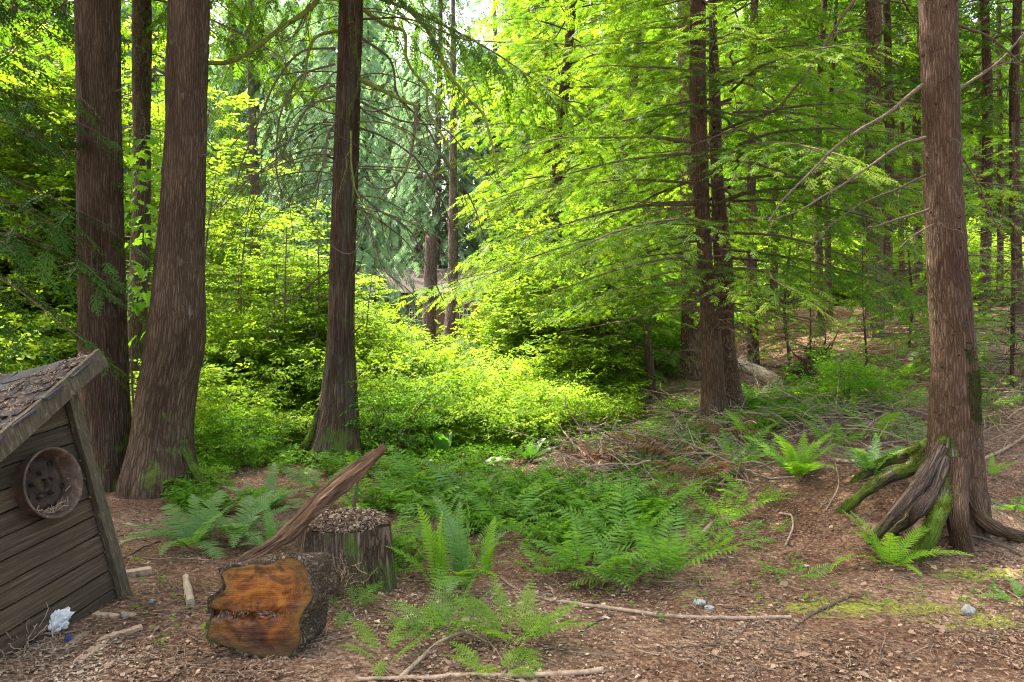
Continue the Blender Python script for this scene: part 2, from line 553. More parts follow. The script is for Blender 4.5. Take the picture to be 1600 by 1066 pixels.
def conifer_crown(mb_leaf, mb_wood, base, H, z0, rmax, nbr, spr, slen=0.32, droop=0.35, rng=None, az=None, bw=0.018, dens=1.0, top_taper=1.0, rad_fn=None, sag=0.0, lit=0.0, profile=None, perim=0.0, wood=0.7):
    """whorled branches with branchlets that carry sprays. base = trunk foot; z0..H heights above it"""
    r = rng or np.random.default_rng(1)
    pos, dirs, ups, sc, rr = [], [], [], [], []
    base = np.asarray(base, float)
    for k in range(nbr):
        u = (k + r.random()) / nbr
        z = z0 + (H - z0) * u ** 0.92
        hfrac = (z - z0) / max(H - z0, 1e-6)
        if profile: Lb = rmax * profile(hfrac)
        else: Lb = rmax * (1 - hfrac) ** top_taper
        Lb *= r.uniform(0.7, 1.1)
        if Lb < 0.15: continue
        a = (k * 2.39996 + r.normal(0, .25)) if az is None else az(k, r)
        tr = rad_fn(z) if rad_fn else 0.0
        el = r.normal(0.12, .1) + 0.5 * hfrac - droop * .25
        d = np.array([math.cos(a), math.sin(a), 0.])
        n = 9
        s = np.linspace(0, 1, n)
        wob = np.cumsum(r.normal(0, .035, (n, 2)), 0) * Lb
        side = np.array([-d[1], d[0], 0])
        path = base + np.array([0, 0, z]) + d * (tr + s * Lb)[:, None] + np.array([0, 0, 1.]) * (el * s * Lb - (droop + sag) * s ** 2 * Lb * .8 + 0.12 * droop * s ** 4 * Lb)[:, None] + side * wob[:, :1] * .6
        if mb_wood is not None:
            tube(mb_wood, path, bw * (0.35 + Lb / 3.2) * (1 - .85 * s) * wood / .7, 5, r.random(), cap=False, mat=1)
        nb = max(int(Lb / (slen * .42) * dens), 4)
        for j in range(nb):
            u2 = 0.12 + 0.88 * (j + .5) / nb if j < nb - 1 else 1.0
            q = u2 * (n - 1); i0 = min(int(q), n - 2); f = q - i0
            pt = path[i0] * (1 - f) + path[i0 + 1] * f
            td = unit(path[i0 + 1] - path[i0])
            sgn = 1 if j % 2 else -1
            ang = sgn * r.uniform(.75, 1.15) * (1 - .45 * u2) if j < nb - 1 else 0
            c_, s_ = math.cos(ang), math.sin(ang)
            bd = td * c_ + unit(np.cross([0, 0, 1.], td)) * s_
            bl = Lb * 0.42 * (1.15 - u2) * r.uniform(.6, 1.15) + slen * .6
            m = max(int(bl / (slen * .45)), 1)
            for i in range(m):
                v = (i + .6) / m
                pp = pt + bd * bl * v * .85 + np.array([0, 0, -1.]) * droop * (bl * v) ** 2 * .8 / max(bl, .2)
                ss = (1 if i % 2 else -1) * r.uniform(.3, .9) * (1 - v * .5)
                dd = bd * math.cos(ss) + unit(np.cross([0, 0, 1.], bd)) * math.sin(ss) + np.array([0, 0, -droop * .9 * v + r.normal(0, .1)])
                pos.append(pp); dirs.append(dd)
                ups.append([r.normal(0, .22), r.normal(0, .22), 1])
                sc.append(slen * r.uniform(.7, 1.2))
                rr.append(0.28 + .3 * u2 * v + r.normal(0, .13) + lit)  # lit lightens the spray colour in place of sunlight
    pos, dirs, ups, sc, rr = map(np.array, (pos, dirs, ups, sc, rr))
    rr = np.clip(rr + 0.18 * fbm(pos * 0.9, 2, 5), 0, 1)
    which = r.integers(0, len(spr), len(pos))
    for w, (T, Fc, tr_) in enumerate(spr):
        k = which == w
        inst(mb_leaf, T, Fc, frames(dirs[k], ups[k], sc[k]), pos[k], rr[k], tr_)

def shrub(mb_leaf, mb_wood, r, H=2.5, R=1.3, stems=9, clusters=900, tmpl=None, cs=1.0, flat=0.6, droop=0.3, base_r=0.25, low=0.15, layers=True):
    """arching stems with leafy side twigs, leaves held in loose tilted layers"""
    pos, dirs, ups, sc, rr = [], [], [], [], []
    per = max(clusters // stems, 1)
    for k in range(stems):
        a = k * 2.4 + r.normal(0, .4)
        lean = R * r.uniform(.35, 1.0)
        h = H * r.uniform(.55, 1.0) * (1 - .25 * (lean / R) ** 2)
        n = 10
        s = np.linspace(0, 1, n)
        d = np.array([math.cos(a), math.sin(a), 0])
        wob = np.cumsum(r.normal(0, .03, (n, 3)), 0) * H
        path = d * (base_r * r.random() + lean * s ** 1.6)[:, None] + np.array([0, 0, 1.]) * (h * (s - .12 * s ** 3))[:, None] + wob
        path[0] -= [0, 0, .1]
        if mb_wood is not None:
            tube(mb_wood, path, (0.006 + .006 * H) * (1 - .8 * s), 5, r.random(), cap=False, mat=1)
        for j in range(per):
            u = low + (1 - low) * r.random() ** .8
            q = u * (n - 1); i0 = min(int(q), n - 2); f = q - i0
            pt = path[i0] * (1 - f) + path[i0 + 1] * f
            aa = r.random() * 6.283
            reach = R * .62 * (1.15 - .6 * u) * math.sqrt(r.random())
            od = np.array([math.cos(aa), math.sin(aa), r.normal(.15, .25)])
            pp = pt + od * reach
            if layers:
                pp[2] = pp[2] * .7 + .3 * (round(pp[2] / .33) * .33)
            pos.append(pp)
            dirs.append(od + [0, 0, -droop * r.random()])
            ups.append([r.normal(0, flat), r.normal(0, flat), 1])
            sc.append(cs * r.uniform(.7, 1.25))
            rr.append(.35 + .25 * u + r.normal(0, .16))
    pos, dirs, ups, sc, rr = map(np.array, (pos, dirs, ups, sc, rr))
    keep = (fbm(pos * 1.7, 2, int(r.integers(99))) > -.75) & (pos[:, 2] > .03)
    pos, dirs, ups, sc, rr = pos[keep], dirs[keep], ups[keep], sc[keep], rr[keep]
    which = r.integers(0, len(tmpl), len(pos))
    for w, (T, Fc, tr_) in enumerate(tmpl):
        k = which == w
        inst(mb_leaf, T, Fc, frames(dirs[k], ups[k], sc[k]), pos[k], np.clip(rr[k], 0, 1), tr_)

# ------------------------------------------------------------------ ferns
def sword_frond(r, n=25, arch=1.0, width=.085):
    """one frond of length 1 leaving the origin along +X and arching over"""
    mb = MB()
    s = np.linspace(0, 1, n + 4)
    th = math.radians(r.uniform(12, 28)) - arch * s * r.uniform(.9, 1.2)
    x = np.concatenate([[0], np.cumsum(np.cos(th[:-1]) * np.diff(s))])
    z = np.concatenate([[0], np.cumsum(np.sin(th[:-1]) * np.diff(s))])
    y = .06 * r.normal() * s ** 2
    path = np.stack([x, y, z], -1)
    tube(mb, path, .0055 * (1 - .8 * s), 3, .15, cap=False)
    V, Fc, R = [], [], []
    for i in range(3, n + 3):
        u = s[i]
        L = width * 2.0 * (min((u - .03) * 6, 1) ** .7) * (1 - ((u - .1) / .93) ** 2.6 if u > .1 else 1) * r.uniform(.9, 1.08)
        L = max(L, .012)
        t = unit(path[min(i + 1, n + 3)] - path[i - 1])
        side = np.array([0, 1, 0.])
        nrm = np.cross(t, side)
        for sg in (-1, 1):
            d = unit(side * sg * math.cos(.22) + t * .32 - nrm * (-.10 + r.normal(0, .08)))
            w = t * (1.0 / n) * .40
            o = path[i]
            b = len(V)
            V += [o - w, o + w * .9, o + d * L * .55 + w * .75 - [0, 0, .004], o + d * L + t * .01 - [0, 0, L * .12], o + d * L * .55 - w * .7 - [0, 0, .004]]
            Fc += [[b, b + 1, b + 2], [b, b + 2, b + 4], [b + 4, b + 2, b + 3]]
            R += [.45 + .25 * u + r.normal(0, .06)] * 5
    mb.add(np.array(V), np.array(Fc), np.clip(R, 0, 1))
    return mb

def lady_frond(r, n=15, m=7, arch=.9, width=.19):
    """twice-divided, broad triangular frond of length 1"""
    mb = MB()
    s = np.linspace(0, 1, n + 5)
    th = math.radians(r.uniform(15, 35)) - arch * s * r.uniform(.8, 1.2)
    x = np.concatenate([[0], np.cumsum(np.cos(th[:-1]) * np.diff(s))])
    z = np.concatenate([[0], np.cumsum(np.sin(th[:-1]) * np.diff(s))])
    path = np.stack([x, .07 * r.normal() * s ** 2, z], -1)
    tube(mb, path, .005 * (1 - .8 * s), 3, .4, cap=False)
    V, Fc, R = [], [], []
    for i in range(4, n + 4):
        u = s[i]
        prof = (min((u - .1) * 4.5, 1)) * (1 - ((u - .3) / .72) ** 1.5 if u > .3 else 1)
        L = max(width * 1.35 * prof * r.uniform(.88, 1.1), .015)
        t = unit(path[min(i + 1, n + 4)] - path[i - 1])
        side = np.array([0, 1, 0.])
        nrm = np.cross(t, side)
        for sg in (-1, 1):
            d = unit(side * sg + t * (.28 + .3 * u) + nrm * r.normal(0.0, .1) - np.array([0, 0, .12]))
            q = unit(np.cross(d, nrm))
            rr = .45 + r.normal(0, .12)
            b = len(V)
            V += [path[i] + q * .003, path[i] - q * .003, path[i] + d * L]
            Fc += [[b, b + 1, b + 2]]
            R += [rr] * 3
            mm = max(int(m * min(1, L / (width * .8))), 3)
            for k in range(mm):
                v = (k + .6) / (mm + .3)
                o = path[i] + d * L * v - np.array([0, 0, L * .12 * v * v])
                l2 = min(L * .24, .036) * (1.08 - v ** 1.5)
                for s2 in (-1, 1):
                    e = unit(q * s2 + d * .45)
                    w = d * L / mm * .34
                    b = len(V)
                    V += [o - w, o + e * l2 * .6 - w * .8, o + e * l2, o + w]
                    Fc += [[b, b + 1, b + 2], [b, b + 2, b + 3]]
                    R += [rr + r.normal(0, .05)] * 4
    mb.add(np.array(V), np.array(Fc), np.clip(R, 0, 1))
    return mb

def far_frond(r, n=15, arch=.9, width=.19):
    """once-divided frond for the ferns farther off"""
    mb = MB()
    s = np.linspace(0, 1, n + 4)
    th = math.radians(r.uniform(15, 35)) - arch * s * r.uniform(.8, 1.2)
    x = np.concatenate([[0], np.cumsum(np.cos(th[:-1]) * np.diff(s))])
    z = np.concatenate([[0], np.cumsum(np.sin(th[:-1]) * np.diff(s))])
    path = np.stack([x, .07 * r.normal() * s ** 2, z], -1)
    tube(mb, path, .006 * (1 - .8 * s), 3, .4, cap=False)
    V, Fc, R = [], [], []
    for i in range(3, n + 3):
        u = s[i]
        prof = (min((u - .1) * 4.5, 1)) * (1 - ((u - .3) / .74) ** 1.5 if u > .3 else 1)
        L = max(width * 1.4 * prof * r.uniform(.85, 1.12), .02)
        t = unit(path[min(i + 1, n + 3)] - path[i - 1]); nrm = np.cross(t, [0, 1, 0])
        for sg in (-1, 1):
            d = unit(np.array([0, 1, 0.]) * sg + t * (.28 + .3 * u) + nrm * r.normal(0, .12) - np.array([0, 0, .15]))
            w = t * .022 * min(1, L / .12); rr = .45 + r.normal(0, .14); b = len(V)
            V += [path[i] - w * .5, path[i] + d * L * .35 + w, path[i] + d * L - [0, 0, .1 * L], path[i] + d * L * .35 - w]
            Fc += [[b, b + 1, b + 2], [b, b + 2, b + 3]]
            R += [rr, rr, rr + .1, rr - .05]
    mb.add(np.array(V), np.array(Fc), np.clip(R, 0, 1))
    return mb

FR = np.random.default_rng(11)
FARF = [far_frond(FR, arch=a) for a in (.4, .7, .9, 1.1, 1.4)]
SWORD = [sword_frond(FR, arch=a) for a in (.5, .75, 1.0, 1.25, 1.5)]
LADY = [lady_frond(FR, arch=a) for a in (.4, .7, .9, 1.1, 1.4)]
_fm = {}
def frond_mesh(kind, k, mat):
    key = (kind, k, mat)
    if key not in _fm:
        _fm[key] = {'s': SWORD, 'l': LADY, 'f': FARF}[kind][k].mesh("frond", M[mat])
    return _fm[key]

def fern(pos, kind, n, L, label, mat=None, steep=.9, group=None, az=None, seed=0, up=0.0, name=None):
    """rosette of arching fronds; each frond is a child"""
    r = np.random.default_rng(seed + 1000)
    t = thing(name or ("sword_fern" if kind == 's' else "lady_fern"), label, "fern", pos, group)
    mat = mat or ('sword' if kind == 's' else 'fern')
    for i in range(n):
        a = (i * 2.39996 + r.normal(0, .2)) if az is None else az[i % len(az)] + r.normal(0, .12)
        el = steep * r.uniform(.45, 1.15)
        k = int(np.clip(2 + (0.9 - el) * 2.2 + r.normal(0, .8), 0, 4)) if kind == 's' else int(r.integers(0, 5))
        o = raw_obj("frond", frond_mesh('f' if kind == 'l' and pos[1] > 4.25 else kind, k, mat))
        o.parent = t
        s = L * r.uniform(.65, 1.08)
        o.scale = (s, s * r.uniform(.85, 1.1), s)
        o.location = (math.cos(a) * .03, math.sin(a) * .03, 0.0 + up * r.random())
        o.rotation_euler = (r.normal(0, .18), -el, a)
    return t
# ------------------------------------------------------------------ ground
def ground_mat():
    t = NT("forest_floor")
    g = t.n("ShaderNodeNewGeometry").outputs['Position']
    n1 = t.noise(g, 38, 6, 0.7, 0.5)
    v = t.voro(g, 60, 'F1', 'Color')
    sep = t.n("ShaderNodeSeparateColor"); t.l(v, sep.inputs[0])
    chips = t.ramp(sep.outputs[0], [(0.0, (0.045, 0.024, 0.015)), (0.35, (0.11, 0.064, 0.040)), (0.7, (0.185, 0.118, 0.078)), (1.0, (0.30, 0.22, 0.15))])
    base = t.ramp(n1, [(0.3, (0.045, 0.025, 0.017)), (0.55, (0.12, 0.072, 0.046)), (0.75, (0.20, 0.135, 0.09))])
    c = t.mix(0.55, base, chips)
    big = t.noise(g, 1.3, 4, 0.6)
    c = t.mix(t.ramp(big, [(0.4, (0, 0, 0)), (0.62, (.9, .9, .9))]), c, t.mix(1.0, c, (0.50, 0.42, 0.38), 'MULTIPLY'))
    a = t.attr("rnd").outputs['Fac']
    mn = t.noise(g, 7.0, 6, 0.7)
    mf = t.math('ADD', t.math('MULTIPLY', a, 1.0), t.math('SUBTRACT', mn, 0.5))
    mf = t.ramp(mf, [(0.52, (0, 0, 0)), (0.68, (1, 1, 1))])
    mc = t.ramp(t.noise(g, 90, 3), [(0.3, (0.07, 0.075, 0.012)), (0.7, (0.20, 0.22, 0.035))])
    c = t.mix(mf, c, mc)
    h = t.math('ADD', n1, t.math('MULTIPLY', sep.outputs[1], 0.5))
    c = t.mix(1.0, c, (1.25, 1.25, 1.25), 'MULTIPLY')
    return t.done(t.bsdf(c, 0.95, t.bump(h, 0.02), 0.1))

def moss_mask(x, y):
    """where the pale moss grows on the open floor"""
    m = 0
    for (cx, cy, rx, ry, a) in ((1.9, 4.1, 1.0, .22, .62), (2.5, 3.9, .8, .3, .55), (1.05, 4.35, .5, .14, .5), (2.9, 4.55, .5, .18, .6), (3.3, 4.2, .6, .35, .55), (-1.15, 4.0, .3, .1, .3)):
        m = np.maximum(m, a * np.exp(-(((x - cx) / rx) ** 2 + ((y - cy) / ry) ** 2)))
    return m * 1.22 + .18 * (y > 7)

mb = MB()
def grid(xs, ys):
    X, Y = np.meshgrid(xs, ys)
    Z = ground_z(X, Y)
    fx = 1 - np.clip((np.hypot(X, Y) - 60) / 60, 0, 1)
    Z = Z * fx
    nx, ny = len(xs), len(ys)
    i, j = np.meshgrid(np.arange(ny - 1), np.arange(nx - 1), indexing='ij')
    f = np.stack([i * nx + j, i * nx + j + 1, (i + 1) * nx + j + 1, (i + 1) * nx + j], -1).reshape(-1, 4)
    return np.stack([X, Y, Z], -1).reshape(-1, 3), f, moss_mask(X, Y).ravel()
def ease(a, b, n, p): return a + (b - a) * np.linspace(0, 1, n) ** p
ys = np.concatenate([[-300, -100, -30, -8, -2], np.arange(0, 2.4, .2), np.arange(2.4, 9, .035), np.arange(9, 22, .12), np.arange(22, 60, 1.0), [70, 100, 160, 400]])
xs = np.concatenate([[-400, -160, -100, -70], np.arange(-50, -12, 1.5), np.arange(-12, -5, .15), np.arange(-5, 5, .035), np.arange(5, 14, .15), np.arange(14, 50, 1.5), [70, 100, 160, 400]])
v, f, rn = grid(xs, ys)
mb.add(v, f, rn)
gr = mb.obj("ground", ground_mat(), smooth=True)
tag(gr, "brown forest floor of needles, bark crumbs and moss", kind="structure")

# loose litter: chips, needles and dry leaves, far past counting
def floor_points(n, D0, D1, pxa=-60, pxb=1660, power=1.0, r=RNG):
    D = D0 + (D1 - D0) * r.random(n) ** power
    px = pxa + (pxb - pxa) * r.random(n)
    x = (px - CX) * D / F
    return x, D
lit = MB()
n = 190000
x, y = floor_points(n, 2.9, 9.5, power=1.5)
keep = fbm(np.stack([x, y, 0 * x], -1) * 2.6, 3, 31) + .35 * vnoise(np.stack([x, y, 0 * x], -1) * 14, 5) > RNG.uniform(-1.1, .45, n)
x, y = x[keep], y[keep]; n = len(x)
a = RNG.random(n) * 6.283
d = np.stack([np.cos(a), np.sin(a), RNG.normal(0, .18, n)], -1)
up = np.stack([RNG.normal(0, .35, n), RNG.normal(0, .35, n), np.ones(n)], -1)
chip = np.array([[-.5, -.3, 0], [.1, -.5, .08], [.6, .05, 0], [-.05, .45, .1]])
L = RNG.uniform(.006, .019, n) * (1 + 1.2 * (RNG.random(n) > .97)) * (1 + .8 * (RNG.random(n) > .7))
inst(lit, chip, np.array([[0, 1, 2, 3]]), frames(d, up, L, L * np.where(RNG.random(n) > .45, RNG.uniform(.3, .9, n), RNG.uniform(.04, .1, n))), np.stack([x, y, ground_z(x, y) + .003 + RNG.random(n) * .012], -1), np.clip(.42 + .3 * fbm(np.stack([x, y, 0 * x], -1) * 1.5, 2, 77) + RNG.normal(0, .22, n), 0, 1))
lm = NT("litter")
lm_c = lm.ramp(lm.attr("rnd").outputs['Fac'], [(0.0, (0.036, 0.021, 0.013)), (0.3, (0.10, 0.063, 0.041)), (0.62, (0.215, 0.145, 0.10)), (0.92, (0.31, 0.235, 0.17)), (1.0, (0.38, 0.31, 0.23))])
M['litter'] = lm.done(lm.bsdf(lm_c, 0.85, None, 0.2))
tag(lit.obj("leaf_litter", M['litter']), "scattered bark chips and dry brown leaves over the open forest floor", "litter", kind="stuff")
tw = MB()
for k in range(2600):
    x, y = floor_points(1, 2.9, 10, power=1.3)
    x, y = x[0], y[0]
    a = RNG.random() * 6.28; L = RNG.uniform(.04, .22) * (1 if k % 9 else 2.2)
    s = np.linspace(-.5, .5, 5)
    w = np.cumsum(RNG.normal(0, .035, 5)) * L
    px_, py_ = x + np.cos(a) * s * L - np.sin(a) * w, y + np.sin(a) * s * L + np.cos(a) * w
    z = ground_z(px_, py_) + .006 + RNG.random() * .012
    tube(tw, np.stack([px_, py_, z], -1), RNG.uniform(.0010, .0026) * (1 + .5 * (L > .3)), 4, RNG.random(), cap=False)
M['floor_twig'] = plain_mat('floor_twig', (0.07, 0.048, 0.034), (0.19, 0.14, 0.10), 25, rnd=.8, bump=0)
tag(tw.obj("fallen_twigs", M['floor_twig']), "thin dry twigs and needles strewn over the forest floor", "twigs", kind="stuff")

# ------------------------------------------------------------------ trunks
def trunk_rows(D, rows, foot=None):
    """rows of (py, left px, right px) seen at distance D -> path and radii"""
    out = []
    for (py, xl, xr) in rows:
        c = P((xl + xr) / 2, py, D)
        out.append((c.x, c.y, c.z, (xr - xl) / 2 * D / F))
    out.sort(key=lambda q: q[2])
    return out

def build_trunk(mb, rows, top, top_r, sides=64, nr=160, flare=None, amp=0.02, vf=1.2, hf=22, seed=0, under=0.3, lobes=None, lean=(0, 0), ridge=0.0):
    q = list(rows)
    b = q[0]
    q = [(b[0], b[1], b[2] - under, b[3] * 1.05)] + q
    l = q[-1]
    if top > l[2]:
        for k in (.35, .7, 1.0):
            q.append((l[0] + lean[0] * k, l[1] + lean[1] * k, l[2] + (top - l[2]) * k, l[3] + (top_r - l[3]) * k))
    sp = smooth_path(np.array(q), nr)
    # more rings low down where the trunk is seen
    def bark(bk, TH, S):
        p = bk * np.array([hf, hf, vf])
        w = fbm(p, 3, seed)
        r = amp * w + amp * 1.5 * vnoise(bk * np.array([4, 4, 1.0]), seed + 5)
        if ridge:
            q2 = bk * np.array([ridge, ridge, 2.2])
            q2 = q2 + .8 * vnoise(bk * np.array([8, 8, 3.]), seed + 8)[..., None]
            r = r - amp * 1.6 * np.clip(1 - np.abs(vnoise(q2, seed + 9)) * 5, 0, 1)
        return r
    tube(mb, sp[:, :3], np.maximum(sp[:, 3], .01), sides, .5, lobes, bark)
    return sp

def root_lobes(z_h, strength, angs, width=.35, start=0.0, waves=0.0):
    def f(TH, S):
        e = np.exp(-np.maximum(S - start, 0) / z_h)
        r = 1 + 0 * TH
        for (a, w) in angs:
            dd = np.abs((TH - a + math.pi) % (2 * math.pi) - math.pi)
            r = r + strength * w * e * np.exp(-(dd / width) ** 2)
        r = r + waves * np.sin(TH * 5 + .6) * (.35 + e)
        return r
    return f

def limb(parent, pts, r0, r1, mat, name="branch", sides=7, twigs=0, seed=0, tw_len=.35, hang=.4, n=26, knob=.0):
    """a bare branch through points, with side twigs, as one child mesh"""
    r = np.random.default_rng(seed)
    mb = MB()
    sp = smooth_path([tuple(p) for p in pts], n)
    s = np.linspace(0, 1, n)
    sp = sp + fbm(sp * 6 + seed, 2, seed)[:, None] * np.array([.006, .006, .01]) * np.minimum(s * 8, 1)[:, None]
    rad = r0 + (r1 - r0) * s ** .8
    rad = rad * (1 + .12 * vnoise(sp * 30, seed))
    tube(mb, sp, rad, sides, r.random())
    L = np.linalg.norm(np.diff(sp, axis=0), axis=1).sum()
    for k in range(twigs):
        u = r.uniform(.12, .98)
        i = int(u * (n - 2))
        t = unit(sp[i + 1] - sp[i])
        d = unit(t * r.uniform(.3, 1.0) + r.normal(0, .6, 3))
        l = tw_len * r.uniform(.3, 1.3)
        m = 7
        q = np.linspace(0, 1, m)
        w = np.cumsum(r.normal(0, .05, (m, 3)), 0) * l
        pth = sp[i] + d * (q * l)[:, None] + np.array([0, 0, -1.]) * (hang * l * q ** 2)[:, None] + w
        tube(mb, pth, max(rad[i] * .45, .0022) * (1 - .75 * q), 4, r.random(), cap=False)
        for kk in range(2):
            i2 = r.integers(2, m - 1)
            d2 = unit(d + r.normal(0, .7, 3) + [0, 0, -.4 * hang])
            l2 = l * r.uniform(.2, .5)
            q2 = np.linspace(0, 1, 4)
            tube(mb, pth[i2] + d2 * (q2 * l2)[:, None] - np.array([0, 0, 1.]) * (.3 * l2 * q2 ** 2)[:, None], .0018 * (1 - .6 * q2), 3, r.random(), cap=False)
    return mb.obj(name, mat, parent)

M['root_bark'] = bark_mat('root_bark', (0.03, 0.02, 0.014), (0.085, 0.06, 0.045), (0.17, 0.13, 0.10), 4, 40, .01, .35, 1.2, (0.05, 0.08, 0.010))
M['root_moss'] = bark_mat('root_moss', (0.03, 0.022, 0.014), (0.08, 0.06, 0.04), (0.15, 0.12, 0.09), 4, 40, .012, 1.15, 1.2, (0.055, 0.095, 0.008))
def fuzz(src, n, L, seed, nz=.1, wide=.22):
    """short moss blades standing on the upward faces of a tube mesh"""
    r = np.random.default_rng(seed)
    v = np.concatenate(src.v); f = np.concatenate([q for q in src.f if q.shape[1] == 4])
    a, b, c = v[f[:, 0]], v[f[:, 1]], v[f[:, 3]]
    nn = np.cross(b - a, c - a); ar = np.linalg.norm(nn, axis=1); nn = unit(nn)
    cen = v[f].mean(1)
    nn = nn * np.sign((nn * (cen - v.mean(0))).sum(1))[:, None]
    w = ar * (nn[:, 2] > nz) * (fbm(cen * 11, 3, seed) > -.25); k = r.choice(len(f), n, p=w / w.sum())
    u = r.random((n, 2)); p = a[k] + (b - a)[k] * u[:, :1] + (c - a)[k] * u[:, 1:]
    m_ = MB()
    d = unit(nn[k] + r.normal(0, .45, (n, 3)) + [0, 0, .2])
    T = np.array([[0, -.5, 0], [1, 0, 0], [0, .5, 0]]); l = L * r.uniform(.5, 1.3, n)
    inst(m_, T, np.array([[0, 1, 2]]), frames(d, r.normal(0, 1, (n, 3)), l, l * wide), p, np.clip(r.normal(.5, .2, n), 0, 1))
    return m_
M['moss_blade'] = leaf_mat('moss_blade', (0.035, 0.055, 0.008), (0.085, 0.12, 0.012), (0.17, 0.20, 0.025), .35)
# --- the three stems of the maples, left
rowsA = trunk_rows(7.05, [(0, 120, 184), (200, 123, 187), (400, 125, 191), (520, 126, 195), (620, 128, 199), (700, 129, 203), (750, 128, 207)])
tA = thing("maple_tree", "thick straight furrowed trunk standing right behind the leaning shed", "tree", (rowsA[0][0], 7.05, float(ground_z(rowsA[0][0], 7.05))), "large maple trunks")
mb = MB()
build_trunk(mb, rowsA, 11.5, .2, 110, 420, amp=.006, hf=26, vf=2.5, seed=3, lobes=root_lobes(.35, .14, [(1.6, .5), (2.7, .6), (4.4, .3)], .5, .3, .012), ridge=26)
mb.obj("trunk", M['maple_bark'], tA, True)
rowsB = trunk_rows(6.9, [(0, 264, 325), (100, 262, 324), (200, 260, 321), (320, 252, 318), (400, 246, 316), (470, 239, 319), (530, 232, 318), (590, 221, 307), (650, 211, 300), (700, 204, 300), (750, 194, 306)])
tB = thing("maple_tree", "thick dark furrowed trunk that bends left down to a broad mossy foot", "tree", (rowsB[0][0], 6.9, float(ground_z(rowsB[0][0], 6.9))), "large maple trunks")
mb = MB()
build_trunk(mb, rowsB, 11.5, .17, 110, 420, amp=.006, hf=26, vf=2.5, seed=9, lobes=root_lobes(.28, .18, [(1.4, .5), (2.3, .6), (3.3, .5), (4.3, 1), (0, .6)], .35, .3, .014), ridge=26)
mb.obj("trunk", M['maple_bark'], tB, True)
mo = MB()   # mossy root swelling at the right foot
for (pts, r0) in ((((284, 690), (302, 732), (320, 758), (348, 782)), .038), (((262, 765), (285, 772), (305, 778)), .035)):
    p3 = [P(a, b, 6.78 - .05 * i_) for i_, (a, b) in enumerate(pts[:-1])] + [GP(*pts[-1])]
    tube(mo, smooth_path([tuple(p) for p in p3], 14), np.linspace(r0, r0 * .6, 14), 10, .5, bark=lambda bk, TH, S: .012 * fbm(bk * 14, 3, 4))
fuzz(mo, 3500, .015, 2, -.6).obj("moss", M['moss_blade'], tB)
mo.obj("mossy_root", M['root_moss'], tB, True)
rowsC = trunk_rows(9.2, [(0, 207, 236), (150, 208, 234), (300, 209, 234), (420, 204, 232), (520, 199, 229), (600, 194, 227), (690, 190, 228)])
tC = thing("fir_tree", "slimmer mossy trunk seen in the gap between the two thick furrowed trunks", "tree", (rowsC[0][0], 9.2, float(ground_z(rowsC[0][0], 9.2))))
mb = MB()
build_trunk(mb, rowsC, 11, .07, 48, 200, amp=.006, hf=20, vf=5, seed=12)
mb.obj("trunk", M['back_bark'], tC, True)
r = np.random.default_rng(5)
for k in range(16):
    py = r.uniform(-60, 480); side = 1 if k % 2 else -1
    o = P(220, py, 9.2)
    a = r.uniform(-.5, .5)
    L = r.uniform(.5, 1.3)
    q = [o + Vector((side * L * u * math.cos(a), L * u * math.sin(a), L * (.18 * u - .3 * u * u) + r.normal(0, .02))) for u in (0, .3, .65, 1)]
    limb(tC, q, .010, .003, M['twig'], seed=k, twigs=6, tw_len=.3, sides=5, n=12)

# --- cedar in the middle
rowsD = trunk_rows(8.6, [(0, 529, 567), (120, 526, 563), (250, 521, 560), (400, 515, 556), (500, 513, 554), (580, 507, 556), (640, 500, 559), (690, 488, 562), (722, 478, 566)])
tD = thing("cedar_tree", "dark straight trunk in the middle left with drooping bare mossy branches", "tree", (rowsD[0][0], 8.6, float(ground_z(rowsD[0][0], 8.6))))
mb = MB()
build_trunk(mb, rowsD, 14, .06, 80, 320, amp=.005, hf=20, vf=1.0, seed=21, lobes=root_lobes(.34, .55, [(1.7, 1), (2.7, .5), (3.6, .3), (4.5, .35), (0, .3)], .42, .3, .03), ridge=14)
mb.obj("trunk", M['cedar_bark'], tD, True)
mo = MB()
p3 = [P(499, 640, 8.5), P(487, 676, 8.45), P(474, 703, 8.4), GP(462, 724)]
tube(mo, smooth_path([tuple(p) for p in p3], 14), np.linspace(.03, .05, 14), 10, .5, bark=lambda bk, TH, S: .015 * fbm(bk * 14, 3, 4))
fuzz(mo, 3500, .018, 3, -.6).obj("moss", M['moss_blade'], tD)
mo.obj("mossy_root", M['root_moss'], tD, True)
def PL(D0, D1, *pts):
    k = len(pts) - 1
    return [P(a, b, D0 + (D1 - D0) * i / k) for i, (a, b) in enumerate(pts)]
